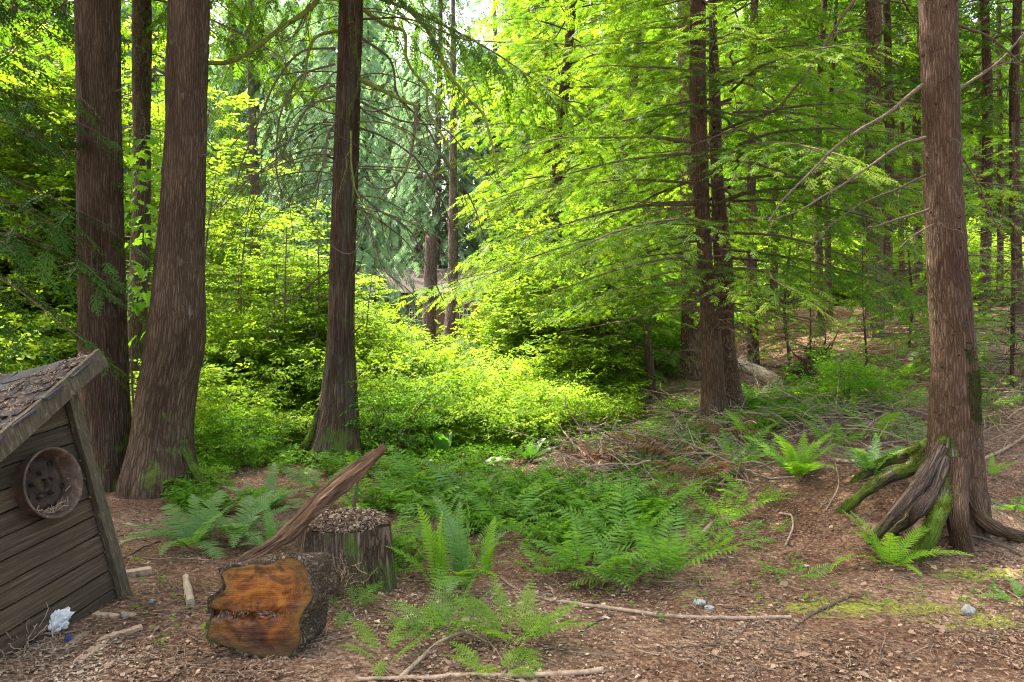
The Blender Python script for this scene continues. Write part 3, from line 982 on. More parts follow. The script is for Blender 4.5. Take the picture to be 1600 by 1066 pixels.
CB = [
 (8.5, 8.1, .030, .012, ((564, 125), (590, 138), (618, 152), (650, 166))),
 (8.1, 8.0, .017, .006, ((650, 166), (649, 200), (641, 245), (628, 278), (606, 295), (575, 290))),
 (8.6, 8.0, .022, .005, ((567, 15), (600, 38), (632, 50), (634, 88), (650, 118), (667, 134), (668, 170), (690, 210), (720, 264), (742, 290))),
 (8.7, 7.8, .026, .007, ((575, -60), (622, -2), (664, 42), (688, 84), (700, 112), (728, 150), (756, 182), (770, 230), (778, 272))),
 (8.5, 8.0, .012, .004, ((562, 200), (600, 215), (652, 250), (695, 325), (712, 400))),
 (8.5, 8.2, .012, .004, ((558, 300), (592, 328), (640, 360), (668, 420), (694, 470))),
 (8.4, 8.2, .011, .003, ((556, 320), (575, 345), (585, 380), (600, 422), (640, 455), (664, 480))),
 (8.3, 8.0, .010, .004, ((548, 205), (549, 250), (556, 300), (580, 330), (592, 350))),
 (8.6, 7.9, .030, .016, ((528, -75), (500, -8), (478, 18), (436, 46), (398, 76), (360, 96), (325, 98))),
 (8.5, 7.8, .018, .005, ((527, 48), (494, 58), (480, 88), (473, 130), (442, 165), (402, 186), (360, 230))),
 (8.5, 7.9, .014, .004, ((522, 195), (512, 215), (506, 255), (498, 290), (492, 330))),
 (8.4, 8.0, .012, .003, ((524, 100), (470, 120), (438, 180), (432, 270), (450, 312), (476, 330), (506, 372), (538, 398), (562, 385), (566, 350))),
 (8.4, 7.7, .013, .004, ((524, 75), (470, 82), (430, 130), (400, 200), (380, 250), (366, 300))),
 (8.5, 7.8, .012, .003, ((520, 420), (490, 440), (460, 466), (430, 472))),
 (8.4, 7.9, .014, .004, ((566, 60), (610, 95), (622, 150), (660, 190), (700, 260), (735, 310), (760, 380))),
 (8.6, 7.9, .013, .003, ((565, 160), (630, 190), (690, 200), (740, 250), (790, 300))),
 (8.6, 8.0, .013, .003, ((566, 30), (640, 30), (720, 60), (790, 66))),
 (8.5, 7.7, .012, .003, ((523, 150), (480, 170), (440, 240), (390, 280), (340, 330))),
]
for i, (D0, D1, r0, r1, pts) in enumerate(CB):
    limb(tD, PL(D0, D1, *pts), r0 * 1.15, r1 * 1.5, M['mossy_twig'] if i in (0, 2, 3, 7, 8, 9) else M['twig'], seed=40 + i, twigs=9, tw_len=.42, hang=.7, n=34)
mo = MB()
for pts in (((547, 0), (548, 40), (556, 90), (560, 130), (549, 165), (543, 185), (546, 200)), ((553, 110), (545, 118), (540, 112))):
    p3 = PL(8.36, 8.33, *pts)
    tube(mo, smooth_path([tuple(p) for p in p3], 60), np.linspace(.018, .010, 60), 8, .5, bark=lambda bk, TH, S: .014 * fbm(bk * np.array([20, 20, 26]), 3, 4))
fuzz(mo, 5000, .016, 4, -.9).obj("moss", M['moss_blade'], tD)
mo.obj("mossy_branch", M['root_moss'], tD, True)
r = np.random.default_rng(17)
for k in range(52):
    py = r.uniform(-160, 330); side = 1 if k % 2 else -1
    o = P(545, py, 8.6)
    a = r.uniform(-.9, .9)
    L = r.uniform(1.1, 2.7)
    hang = r.uniform(.5, 1.0)
    q = []
    for u in (0, .2, .45, .7, 1):
        q.append(o + Vector((side * L * .75 * math.sin(u * 1.3) * math.cos(a) + r.normal(0, .05), -L * .6 * u * abs(math.sin(a)) * (1 if r.random() > .3 else -1), L * (.12 * u - hang * u * u) + r.normal(0, .05))))
    limb(tD, q, r.uniform(.006, .012), .002, M['twig'] if k % 3 else M['mossy_twig'], seed=90 + k, twigs=8, tw_len=.4, hang=.8, sides=5, n=20)

for t_, rows_, D_, lst in ((tD, rowsD, 8.6, ((1, 330), (-1, 470), (1, 520), (-1, 250), (1, 430))), (tA, rowsA, 7.05, ((1, 150), (-1, 380))), (tB, rowsB, 6.9, ((1, 250), (-1, 120)))):
    for k, (sd_, py_) in enumerate(lst):      # short broken stubs
        z_ = EYE - (py_ - HY) * D_ / F
        cx_ = np.interp(z_, [q[2] for q in rows_], [q[0] for q in rows_]); rr_ = np.interp(z_, [q[2] for q in rows_], [q[3] for q in rows_])
        o_ = Vector((cx_ + sd_ * rr_ * .8, D_ - rr_ * .3, z_))
        limb(t_, [o_, o_ + Vector((sd_ * .05, -.02, .02)), o_ + Vector((sd_ * .11, -.04, .03 + .02 * k))], .018, .009, M['twig'], "branch_stub", 7, 1, k, .1, .2, 8)

# --- rooted hemlock at the right
D_R = 5.15
rowsE = trunk_rows(D_R, [(0, 1439, 1493), (100, 1441, 1495), (250, 1446, 1499), (350, 1449, 1504), (450, 1454, 1512), (550, 1458, 1521), (640, 1456, 1527), (720, 1452, 1531), (765, 1450, 1531)])
gE = float(ground_z(rowsE[0][0], D_R))
tE = thing("hemlock_tree", "reddish scaly trunk at the right standing on exposed mossy roots", "tree", (rowsE[0][0], D_R, gE))
mb = MB()
build_trunk(mb, rowsE, 12, .07, 96, 420, amp=.0045, hf=45, vf=14, seed=31, under=.25, lobes=root_lobes(.10, .2, [(4.4, 1), (3.4, .6), (1, .5)], .4, .22, .03))
for k in range(70):     # bark knots
    th = r.uniform(3.3, 6.1); z = r.uniform(.5, 3.8)
    i = np.interp(z, [q[2] for q in rowsE], [q[0] for q in rowsE]); rr_ = np.interp(z, [q[2] for q in rowsE], [q[3] for q in rowsE])
    c = np.array([i + rr_ * math.cos(th), D_R + rr_ * math.sin(th), z])
    d = np.array([math.cos(th), math.sin(th), .3])
    tube(mb, [c - d * .01, c + d * r.uniform(.006, .02)], [r.uniform(.006, .014), .003], 6, .5)
mb.obj("trunk", M['hemlock_bark'], tE, True)
ROOTS = [ # px path (start on trunk -> end in the floor), radius, mossy
 ((1466, 690), (1430, 728), (1372, 755), (1318, 800), 5.25, 5.2, .055, .025, 1),
 ((1468, 700), (1440, 750), (1405, 795), (1362, 850), 5.0, 4.72, .055, .030, 2),
 ((1474, 715), (1458, 765), (1435, 800), (1395, 835), 4.98, 4.7, .05, .03, 2),
 ((1482, 680), (1478, 760), (1462, 815), (1440, 872), 5.10, 4.6, .07, .05, 3),
 ((1496, 720), (1494, 770), (1496, 810), (1503, 858), 4.98, 4.72, .075, .06, 0),
 ((1514, 730), (1522, 790), (1548, 822), (1600, 845), 5.05, 4.85, .06, .035, 0),
 ((1475, 745), (1468, 790), (1450, 830), (1425, 850), 5.0, 4.75, .05, .035, 2),
 ((1455, 690), (1420, 712), (1385, 722), (1340, 752), 5.4, 5.7, .045, .025, 3),
]
for k, q in enumerate(ROOTS):
    pts = [P(a, b, q[4] + (q[5] - q[4]) * i / 3) for i, (a, b) in enumerate(q[:4])]
    e = GP(*q[3]); pts[3] = Vector((e.x, e.y, e.z + q[7] * .3))
    pts.append(Vector((e.x + (e.x - pts[2].x) * .25, e.y + (e.y - pts[2].y) * .2 - .03, e.z - .08)))
    m = MB()
    sp = smooth_path([tuple(p) for p in pts], 36)
    tube(m, sp, np.linspace(q[6], q[7], 36), 22, .5, bark=lambda bk, TH, S, k=k: .006 * fbm(bk * np.array([30, 30, 8]) + k, 3, k) + .008 * vnoise(bk * 9 + k, 3))
    fz = fuzz(m, 5200, .016, k) if q[8] in (1, 3) else None
    ro = m.obj("root", {0: M['hemlock_bark'], 1: M['root_moss'], 2: M['root_bark'], 3: M['root_moss']}[q[8]], tE, True)
    if fz: fz.obj("moss", M['moss_blade'], tE)
    if q[8] in (1, 3): ro["label"] = "root thickly covered with green moss"
# soil and moss packed between the roots
m = MB()
uu = np.linspace(0, 2 * math.pi, 60, endpoint=False); vv = np.linspace(0, 1, 20)
U, V_ = np.meshgrid(uu, vv)
cx0, cy0 = P(1478, 740, D_R).x, D_R
rad = .17 + .30 * V_ ** 1.3 * (1 + .3 * np.cos(U - math.pi)) 
X = cx0 + rad * np.cos(U); Y = cy0 + rad * .8 * np.sin(U)
Z = gE + .36 - .75 * V_ ** .9 + .03 * fbm(np.stack([X, Y, V_], -1) * 7, 3, 2)
i, j = np.meshgrid(np.arange(19), np.arange(60), indexing='ij')
m.add(np.stack([X, Y, Z], -1).reshape(-1, 3), np.stack([i * 60 + j, (i + 1) * 60 + j, (i + 1) * 60 + (j + 1) % 60, i * 60 + (j + 1) % 60], -1).reshape(-1, 4))
M['root_soil'] = plain_mat("root_soil", (0.025, 0.016, 0.011), (0.07, 0.045, 0.03), 22, bump=.02, c3=(0.06, 0.09, 0.015))
m.obj("root_base", M['root_soil'], tE, True)
HB = [
 (5.1, 4.7, .016, .005, ((1441, 133), (1410, 158), (1385, 180), (1340, 205), (1300, 235), (1280, 256), (1250, 285), (1225, 310), (1200, 347))),
 (5.1, 4.7, .012, .004, ((1446, 215), (1400, 231), (1350, 265), (1300, 298), (1250, 328), (1200, 345))),
 (5.1, 4.8, .009, .003, ((1447, 274), (1400, 295), (1350, 318), (1300, 350), (1268, 392))),
 (5.1, 4.9, .010, .006, ((1450, 328), (1400, 344), (1353, 358))),
 (5.05, 4.8, .007, .003, ((1456, 353), (1430, 366), (1404, 389))),
 (5.2, 5.4, .010, .003, ((1496, 38), (1550, 60), (1600, 104), (1650, 150))),
 (5.2, 5.6, .012, .004, ((1498, 140), (1558, 98), (1604, 48), (1640, 0))),
 (5.2, 5.5, .008, .003, ((1500, 240), (1530, 290), (1555, 350), (1600, 400))),
 (5.1, 4.9, .007, .003, ((1505, 400), (1540, 398), (1572, 406))),
 (5.0, 4.9, .006, .002, ((1484, 214), (1500, 222), (1498, 240))),
 (5.0, 4.9, .005, .002, ((1480, 282), (1492, 300), (1502, 325))),
]
for i, (D0, D1, r0, r1, pts) in enumerate(HB):
    limb(tE, PL(D0, D1, *pts), r0, r1, M['twig'], seed=140 + i, twigs=5 if i not in (3, 9, 10) else 0, tw_len=.25, hang=.3, n=40)
mo = MB()   # moss patch on the lower trunk
th = np.linspace(4.75, 5.7, 14); zz = np.linspace(0.85, 1.42, 30)
TH, ZZ = np.meshgrid(th, zz)
xc = np.interp(ZZ, [q[2] for q in rowsE], [q[0] for q in rowsE]); rr_ = np.interp(ZZ, [q[2] for q in rowsE], [q[3] for q in rowsE])
edge = np.minimum(np.minimum(TH - 4.75, 5.7 - TH) * 3, np.minimum(ZZ - .85, 1.42 - ZZ) * 8)
rr_ = rr_ + np.clip(edge, -1, .6) * .02 - .006 + .012 * fbm(np.stack([TH * 3, ZZ * 9, ZZ * 0], -1), 3, 7)
i, j = np.meshgrid(np.arange(29), np.arange(13), indexing='ij')
mo.add(np.stack([xc + rr_ * np.cos(TH), D_R + rr_ * np.sin(TH), ZZ], -1).reshape(-1, 3), np.stack([i * 14 + j, i * 14 + j + 1, (i + 1) * 14 + j + 1, (i + 1) * 14 + j], -1).reshape(-1, 4))
M['dark_blade'] = leaf_mat('dark_moss_blade', (0.018, 0.028, 0.006), (0.035, 0.055, 0.010), (0.07, 0.10, 0.018), .3)
fuzz(mo, 9000, .011, 9, -.9).obj("moss", M['dark_blade'], tE)
# ------------------------------------------------------------------ leaning shed
M['siding'] = plain_mat("weathered_siding", (0.015, 0.010, 0.006), (0.043, 0.030, 0.018), 7.0, (0.35, 14, 14), .9, .002, rnd=.35, c3=(0.10, 0.074, 0.050))
M['trim'] = plain_mat("weathered_trim", (0.026, 0.020, 0.012), (0.058, 0.045, 0.029), 9.0, (6, 6, 1.5), .9, .004, rnd=.3, c3=(0.14, 0.12, 0.09))
M['shingle'] = plain_mat("asphalt_shingle", (0.014, 0.014, 0.016), (0.036, 0.034, 0.036), 60, (1, 1, 1), .85, .003, rnd=.5)
M['rust'] = plain_mat("rusty_steel", (0.022, 0.014, 0.010), (0.065, 0.040, 0.027), 16, (1, 1, 1), .75, .003, .3, c3=(0.15, 0.105, 0.072))
c_ = GP(185, 934)
yaw, roll = math.radians(79), math.radians(6)
u_ = np.array([math.cos(yaw) * math.cos(roll), math.sin(yaw) * math.cos(roll), math.sin(roll)])
d_ = unit(np.array([-math.sin(yaw), math.cos(yaw), -0.215]))
d_ = unit(d_ - u_ * np.dot(u_, d_))
v_ = np.cross(u_, d_)
shed = thing("garden_shed", "small weathered plank shed leaning left and sinking into the ground", "shed", c_)
shed.rotation_euler = Matrix(np.stack([u_, d_, v_], 1).tolist()).to_euler()
WH, PITCH, DEP = 1.26, math.radians(22), 1.6      # height at the right corner, roof slope, depth
WL = 1.75
def hgt(x): return WH + x * math.tan(PITCH)      # x <= 0
sp_ = .107
mb = MB()
z = -.25; k = 0
while z < WH:
    x1 = -.02
    x0 = max(-WL, (z + sp_ - WH) / math.tan(PITCH) if z + sp_ > hgt(-WL) else -WL)
    x0b = max(-WL, (z - WH) / math.tan(PITCH) if z > hgt(-WL) else -WL)
    th = .018
    n_ = 24
    for (za, zb, ya, yb, xa_, xb_) in ((z, min(z + sp_ - .008, hgt(0)), -th - .001, -th + .003, x0b, x0),):
        t_ = np.linspace(0, 1, n_)
        rag = lambda a, s: a * fbm(np.stack([t_ * 22, t_ * 0 + k, t_ * 0 + s], -1), 3, 6)
        XL = x1 + (xa_ - x1) * t_; XT = x1 + (xb_ - x1) * t_
        lo = np.stack([XL, np.full(n_, ya) + rag(.002, 1), za + rag(.003, 2)], -1)
        hi = np.stack([XT, np.full(n_, yb) + rag(.0015, 3), zb + rag(.0015, 4)], -1)
        lb = lo + [0, .02, 0]; hb = hi + [0, .02, 0]
        vv = np.concatenate([lo, hi, lb, hb])
        q = np.arange(n_ - 1)
        ff = np.concatenate([np.stack([q + 1, q, q + n_, q + n_ + 1], -1), np.stack([q, q + 1, q + 1 + 2 * n_, q + 2 * n_], -1), np.stack([q + n_ + 1, q + n_, q + 3 * n_, q + 3 * n_ + 1], -1)])
        mb.add(vv, ff, float(RNG.random()), vv + [RNG.random() * 9, 0, RNG.random() * 5])
    z += sp_; k += 1
def shed_part(mb, name, mat, smooth=False):
    o = raw_obj(name, mb.mesh(name, mat, smooth)); o.parent = shed; return o
wl_ = shed_part(mb, "plank_wall", M['siding'])
mb = MB()
for zz in np.arange(-.2, 1.15, sp_):
    for xx in (-.035, -.62):
        if zz + .05 < hgt(xx) - .1: tube(mb, [(xx, -.018, zz + .05 + RNG.normal(0, .004)), (xx, -.0225, zz + .05)], [.0035, .003], 8, .2)
no_ = raw_obj("nail_row", mb.mesh("nail_row", M['trim'])); no_.parent = wl_
mb = MB()   # dark boards of the inside and the back wall
vv = np.array([[0, DEP, -.3], [-WL, DEP, -.3], [-WL, DEP, hgt(-WL) - .05], [0, DEP, WH - .05]])
mb.add(vv, np.array([[0, 1, 2, 3]]), .1)
box(mb, (-.012, DEP / 2, WH * .3), (.02, DEP - .04, WH * 1.3), rnd=.3)
vv = np.array([[0, .012, -.3], [-WL, .012, -.3], [-WL, .012, hgt(-WL)], [0, .012, WH]])
mb.add(vv, np.array([[0, 1, 2, 3]]), .1)
shed_part(mb, "inner_wall", M['siding'])
def board(mb, a, b, w, t, up, rnd=.5, rag=.004, n=30):
    a, b = np.array(a, float), np.array(b, float)
    ax = unit(b - a); upv = unit(np.array(up, float) - ax * np.dot(ax, up)); nn = np.cross(ax, upv)
    s = np.linspace(0, 1, n)
    c = a + (b - a) * s[:, None]
    rg = lambda k: rag * fbm(np.stack([s * 14, s * 0 + k, s * 0 + a[0] * 7], -1), 3, 8)[:, None]
    rings = [c + upv * (w / 2 + rg(1)) + nn * t / 2, c - upv * (w / 2 + rg(2)) + nn * t / 2, c - upv * (w / 2 + rg(2)) - nn * t / 2, c + upv * (w / 2 + rg(1)) - nn * t / 2]
    vv = np.stack(rings, 1)
    i, j = np.meshgrid(np.arange(n - 1), np.arange(4), indexing='ij')
    f = np.stack([i * 4 + j, i * 4 + (j + 1) % 4, (i + 1) * 4 + (j + 1) % 4, (i + 1) * 4 + j], -1).reshape(-1, 4)
    bk = vv.reshape(-1, 3) + RNG.random() * 7
    mb.add(vv.reshape(-1, 3), f, rnd, bk)
    mb.add(vv[0], np.array([[3, 2, 1, 0]]), rnd, vv[0]); mb.add(vv[-1], np.array([[0, 1, 2, 3]]), rnd, vv[-1])
mb = MB(); board(mb, (0, -.045, -.12), (0, -.045, WH - .05), .07, .035, (1, 0, 0)); shed_part(mb, "corner_trim", M['trim'])
cp, spn = math.cos(PITCH), math.sin(PITCH)
OV = .14      # roof overhang past the wall
def rp(s, y, h=0):   # point on the roof: s along the slope down-left from the right edge, y depth, h above
    return np.array([.16 - s * cp, y, WH + .045 + .16 * math.tan(PITCH) - s * spn]) + h * np.array([-spn, 0, cp])
mb = MB(); board(mb, rp(0, -OV - .02, -.02), rp(2.1, -OV - .02, -.02), .105, .032, (-spn, 0, cp), rag=.005, n=50); shed_part(mb, "rake_board", M['trim'])
mb = MB(); board(mb, rp(.0, -OV, -.03), rp(.0, DEP + .1, -.03), .08, .03, (-spn, 0, cp)); shed_part(mb, "edge_board", M['trim'])
mb = MB()
vv = np.array([rp(0, -OV, .005), rp(2.1, -OV, .005), rp(2.1, DEP + .1, .005), rp(0, DEP + .1, .005), rp(0, -OV, -.02), rp(2.1, -OV, -.02), rp(2.1, DEP + .1, -.02), rp(0, DEP + .1, -.02)])
mb.add(vv, np.array([[0, 3, 2, 1], [4, 5, 6, 7], [0, 1, 5, 4], [2, 3, 7, 6]]), .3)
ax = unit(rp(1, 0) - rp(0, 0)); nrm_ = np.array([-spn, 0, cp])
s = .06; row = 0
while s < 2.05:
    y = -OV + .02 - (row % 2) * .08
    while y < DEP + .05:
        w = RNG.uniform(.10, .17)
        lift = RNG.uniform(.010, .022)
        c0 = rp(s, y + w / 2, .012)
        curl = RNG.normal(0, .03) + .07
        R = np.stack([ax * math.cos(curl) + nrm_ * math.sin(curl), [0, 1, 0], nrm_ * math.cos(curl) - ax * math.sin(curl)], 1)
        rz = RNG.normal(0, .05)
        R = R @ np.array([[math.cos(rz), -math.sin(rz), 0], [math.sin(rz), math.cos(rz), 0], [0, 0, 1]])
        box(mb, c0 + nrm_ * lift * .5 + ax * .03, (.155 * RNG.uniform(.85, 1.1), w - .006, .009), R, float(RNG.random()), jit=.0025)
        y += w
    s += .115; row += 1
roof = shed_part(mb, "shingle_roof", M['shingle'])
mb = MB()
n = 15000
s = RNG.random(n) ** 1.15 * 2.0; y = -OV + (DEP + OV + .05) * RNG.random(n)
kp = fbm(np.stack([s * 3, y * 3, 0 * s], -1), 3, 12) + .55 - s * .45 > 0
s, y = s[kp], y[kp]
pts = np.array([rp(a, b, .028 + RNG.random() * .022) for a, b in zip(s, y)])
a = RNG.random(len(pts)) * 6.28
dd = np.cos(a)[:, None] * ax + np.sin(a)[:, None] * np.array([0, 1, 0]) + nrm_ * RNG.normal(0, .25, len(a))[:, None]
upn = nrm_ + RNG.normal(0, .4, (len(a), 3))
L = RNG.uniform(.010, .045, len(a))
inst(mb, chip, np.array([[0, 1, 2, 3]]), frames(dd, upn, L, L * RNG.uniform(.05, .35, len(a))), pts, RNG.random(len(a)) * .62)
shed_part(mb, "roof_litter", M['litter'])
# the steel wheel set into the wall like a porthole
wc = None
best = None
for xx in np.arange(-.9, -.1, .01):       # find the wall place seen at (70, 758)
    for zz in np.arange(.3, 1.0, .01):
        w = np.array(c_) + u_ * xx + v_ * zz - d_ * .06
        e = (CX + F * w[0] / w[1] - 72) ** 2 + (HY - F * (w[2] - EYE) / w[1] - 758) ** 2
        if best is None or e < best[0]: best = (e, xx, zz)
wx, wz = best[1], best[2]
wheel = thing("steel_wheel", None, None, (wx, 0, wz)); wheel.parent = shed; wheel.name = "steel_wheel"
def lathe(prof, n=56, x=0, z=0):   # profile (radius, y)
    m = MB()
    th = np.linspace(0, 2 * math.pi, n, endpoint=False)
    prof = np.array(prof, float)
    v = np.stack([prof[:, None, 0] * np.cos(th), np.repeat(prof[:, 1:2], n, 1), prof[:, None, 0] * np.sin(th)], -1)
    k = len(prof)
    i, j = np.meshgrid(np.arange(k - 1), np.arange(n), indexing='ij')
    f = np.stack([i * n + j, i * n + (j + 1) % n, (i + 1) * n + (j + 1) % n, (i + 1) * n + j], -1).reshape(-1, 4)
    vv = v.reshape(-1, 3)
    m.add(vv, f, .5, vv)
    return m
RR = .185
m = lathe([(RR - .03, .02), (RR - .022, -.03), (RR - .014, -.055), (RR - .014, -.09), (RR - .002, -.102), (RR, -.112), (RR - .006, -.116), (RR - .014, -.110), (RR - .022, -.095), (RR - .026, -.06), (RR - .036, -.035), (RR - .04, .01)])
o = m.obj("rim", M['rust'], None, True); o.parent = wheel
m = lathe([(RR - .038, -.005), (RR - .055, -.03), (RR - .075, -.038), (.085, -.030), (.07, -.024), (.052, -.030), (.040, -.046), (.034, -.05), (.030, -.046), (.028, -.021)])
for k in range(5):
    a = k * 1.2566 + .3
    mm_ = lathe([(.0, -.058), (.009, -.056), (.011, -.046), (.011, -.02)], 10)
    vv = mm_.v[0] + [math.cos(a) * .064, 0, math.sin(a) * .064]
    m.add(vv, mm_.f[0], .5, vv)
    a += .6
    for q in range(1):
        th = np.linspace(0, 6.283, 14, endpoint=False)
        hv = np.stack([.118 * math.cos(a) + .014 * np.cos(th), np.full(14, -.044), .118 * math.sin(a) + .014 * np.sin(th)], -1)
        hv2 = hv + [0, .012, 0]
        m.add(np.concatenate([hv, hv2]), np.stack([np.arange(14), (np.arange(14) + 1) % 14, (np.arange(14) + 1) % 14 + 14, np.arange(14) + 14], -1), .1)
o = m.obj("wheel_disc", plain_mat('shaded_rust', (0.008, 0.006, 0.005), (0.028, 0.017, 0.012), 16, bump=.003, c3=(0.06, 0.034, 0.022)), None, True); o.parent = wheel  # rust colour darkened to paint the shade inside the rim
m = MB()
for k in range(60):
    a = RNG.normal(-math.pi / 2, .5); rr_ = RR - .035 - abs(RNG.normal(0, .012))
    c = np.array([rr_ * math.cos(a), -.07 + RNG.normal(0, .02), rr_ * math.sin(a)])
    d = unit(RNG.normal(0, 1, 3) * [1, .3, .4])
    tube(m, [c - d * .02, c + d * .02], .0016, 4, RNG.random())
o = m.obj("wheel_litter", M['pale_stick'], None); o.parent = wheel

# ------------------------------------------------------------------ cut log with an orange face
g0 = GP(405, 1030)
lg = thing("cut_log", "short log with an orange sawn face and a crumbly rotten seam", "log", g0)
out = [(345, 893), (358, 884), (376, 882), (396, 878), (418, 880), (436, 872), (456, 869), (472, 874), (481, 886), (484, 902), (490, 918), (491, 934), (482, 948), (475, 960), (470, 975), (472, 996), (466, 1014), (452, 1026), (432, 1033), (408, 1028), (384, 1020), (358, 1012), (334, 1002), (323, 994), (326, 978), (331, 962), (328, 945), (336, 930), (352, 918), (350, 905)]
Df = g0.y + .0
fc = [P(a, b, Df) for a, b in out]
pts2 = np.array([[p.x, p.z] for p in fc])
pp = smooth_path(np.column_stack([np.vstack([pts2, pts2[:1]]), np.zeros(len(pts2) + 1)]), 181)[:-1, :2]
cen = pp.mean(0)
zmin = pp[:, 1].min() - float(g0.z)
pp[:, 1] -= zmin + .01; cen[1] -= zmin + .01
n = len(pp)
axl = np.array([.16, 1, -.20]); LL = .30
ns = 40
bodyv = []
for k in range(ns):
    u = k / (ns - 1)
    q = pp + (cen - pp) * (.10 * u)
    dirs_ = unit(pp - cen)
    an = np.arctan2(dirs_[:, 1], dirs_[:, 0])
    b3 = np.stack([np.cos(an) * .25, np.sin(an) * .25, np.full(n, u * LL)], -1)
    dd = .010 * fbm(b3 * np.array([26, 26, 6]), 4, 5) + .012 * vnoise(b3 * 9, 6) + .012
    if k == 0: dd = dd * .8
    q = q + dirs_ * dd[:, None]
    bodyv.append(np.stack([q[:, 0] + axl[0] * u * LL, np.full(n, Df) + u * LL + .006 * fbm(b3 * 30, 2, 8) * (k == 0), q[:, 1] + axl[2] * u * LL], -1))
bodyv = np.array(bodyv)
m = MB()
i, j = np.meshgrid(np.arange(ns - 1), np.arange(n), indexing='ij')
f = np.stack([i * n + (j + 1) % n, i * n + j, (i + 1) * n + j, (i + 1) * n + (j + 1) % n], -1).reshape(-1, 4)
th = np.linspace(0, 2 * math.pi, n, endpoint=False)
bkk = np.stack([np.tile(np.cos(th) * .25, ns), np.tile(np.sin(th) * .25, ns), np.repeat(np.linspace(0, LL, ns), n)], -1)
m.add(bodyv.reshape(-1, 3), f, .5, bkk)
m.add(np.vstack([bodyv[-1], bodyv[-1].mean(0)]), np.stack([(np.arange(n) + 1) % n, np.arange(n), np.full(n, n)], -1), .2)
# bark edge ring round the face
inn = np.stack([(pp + (cen - pp) * .035)[:, 0], np.full(n, Df - .002), (pp + (cen - pp) * .035)[:, 1]], -1)
m.add(np.concatenate([bodyv[0], inn]), np.stack([np.arange(n), (np.arange(n) + 1) % n, (np.arange(n) + 1) % n + n, np.arange(n) + n], -1), .3)
M['log_bark'] = bark_mat("log_bark", (0.045, 0.03, 0.02), (0.14, 0.10, 0.068), (0.27, 0.21, 0.155), 14, 36, .02, .25, .35)
m.obj("bark", M['log_bark'], lg, True)
# sawn face: filled polar grid; attribute stores ring distance and seam
rows = 60
m = MB()
vs_, bk_ = [], []
seam_z = float(P(400, 958, Df).z) - zmin
for k in range(rows + 1):
    u = k / rows
    q = cen + (pp - cen) * (u * .968)
    y = np.full(n, Df - .004)
    ds = (q[:, 1] - (seam_z - .012 - .02 * np.sin(q[:, 0] * 9)))
    hole = np.exp(-(ds / .020) ** 2) * np.clip(fbm(np.stack([q[:, 0] * 28, q[:, 1] * 40, 0 * y], -1), 3, 4) + .75, 0, 1.4) * np.clip((.10 - (q[:, 0] - cen[0])) * 12, 0, 1)
    y = y + .05 * (q[:, 0] - cen[0]) + .004 * fbm(np.stack([q[:, 0] * 14, q[:, 1] * 14, 0 * y], -1), 4, 21) + .035 * hole + .0016 * fbm(np.stack([q[:, 0] * 8, q[:, 1] * 60, 0 * y], -1), 2, 14)
    vs_.append(np.stack([q[:, 0], y, q[:, 1]], -1))
    bk_.append(np.stack([q[:, 0] - cen[0], np.full(n, u), q[:, 1] - seam_z], -1))
i, j = np.meshgrid(np.arange(rows), np.arange(n), indexing='ij')
f = np.stack([i * n + j, i * n + (j + 1) % n, (i + 1) * n + (j + 1) % n, (i + 1) * n + j], -1).reshape(-1, 4)
m.add(np.concatenate(vs_), f, .5, np.concatenate(bk_))
t = NT("sawn_wood")
bk = t.attr("bk").outputs['Vector']
sep = t.n("ShaderNodeSeparateXYZ"); t.l(bk, sep.inputs[0])
n1 = t.noise(t.mapping(bk, (7, 2, 7)), 1.0, 5, .6, .6)
n3 = t.noise(t.mapping(bk, (8, 1.2, 8)), 1.0, 4, .6, 1.2)
ring = t.n("ShaderNodeTexWave", wave_type='BANDS', bands_direction='Y')
ring.inputs['Scale'].default_value = 7; ring.inputs['Distortion'].default_value = 1.0; ring.inputs['Detail'].default_value = 2
t.l(bk, ring.inputs['Vector'])
c = t.ramp(n1, [(0.30, (0.05, 0.016, 0.004)), (0.43, (0.17, 0.055, 0.007)), (0.56, (0.32, 0.115, 0.010)), (0.78, (0.42, 0.19, 0.022))])
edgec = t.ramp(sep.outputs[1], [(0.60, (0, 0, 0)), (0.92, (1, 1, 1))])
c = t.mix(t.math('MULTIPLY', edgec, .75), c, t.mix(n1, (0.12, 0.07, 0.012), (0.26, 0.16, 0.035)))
c = t.mix(.22, c, t.mix(1.0, c, ring.outputs['Color'], 'MULTIPLY'))
blot = t.ramp(n3, [(0.50, (0, 0, 0)), (0.62, (1, 1, 1))])
up_ = t.ramp(t.math('ADD', t.math('MULTIPLY', sep.outputs[2], 3.0), .35), [(0.45, (0, 0, 0)), (0.6, (1, 1, 1))])
c = t.mix(t.math('MULTIPLY', blot, .75), c, (0.055, 0.022, 0.008))
vor = t.voro(t.mapping(bk, (1, 1, 1.8)), 30, 'F1')
sm = t.math('ABSOLUTE', t.math('ADD', sep.outputs[2], .014))
smf = t.ramp(t.math('ADD', t.math('MULTIPLY', sm, 22), t.math('MULTIPLY', n1, .5)), [(0.35, (1, 1, 1)), (0.85, (0, 0, 0))])
crumb = t.ramp(vor, [(0.1, (0.36, 0.22, 0.10)), (0.45, (0.10, 0.045, 0.02)), (0.7, (0.02, 0.010, 0.006))])
lf = t.ramp(t.math('SUBTRACT', sep.outputs[0], .06), [(0.0, (1, 1, 1)), (0.09, (0, 0, 0))])
smf = t.math('MULTIPLY', smf, lf)
c = t.mix(smf, c, crumb)
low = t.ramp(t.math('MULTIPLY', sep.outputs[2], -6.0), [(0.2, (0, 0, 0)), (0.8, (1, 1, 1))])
c = t.mix(t.math('MULTIPLY', low, .8), c, t.mix(1.0, c, (0.42, 0.40, 0.5), 'MULTIPLY'))
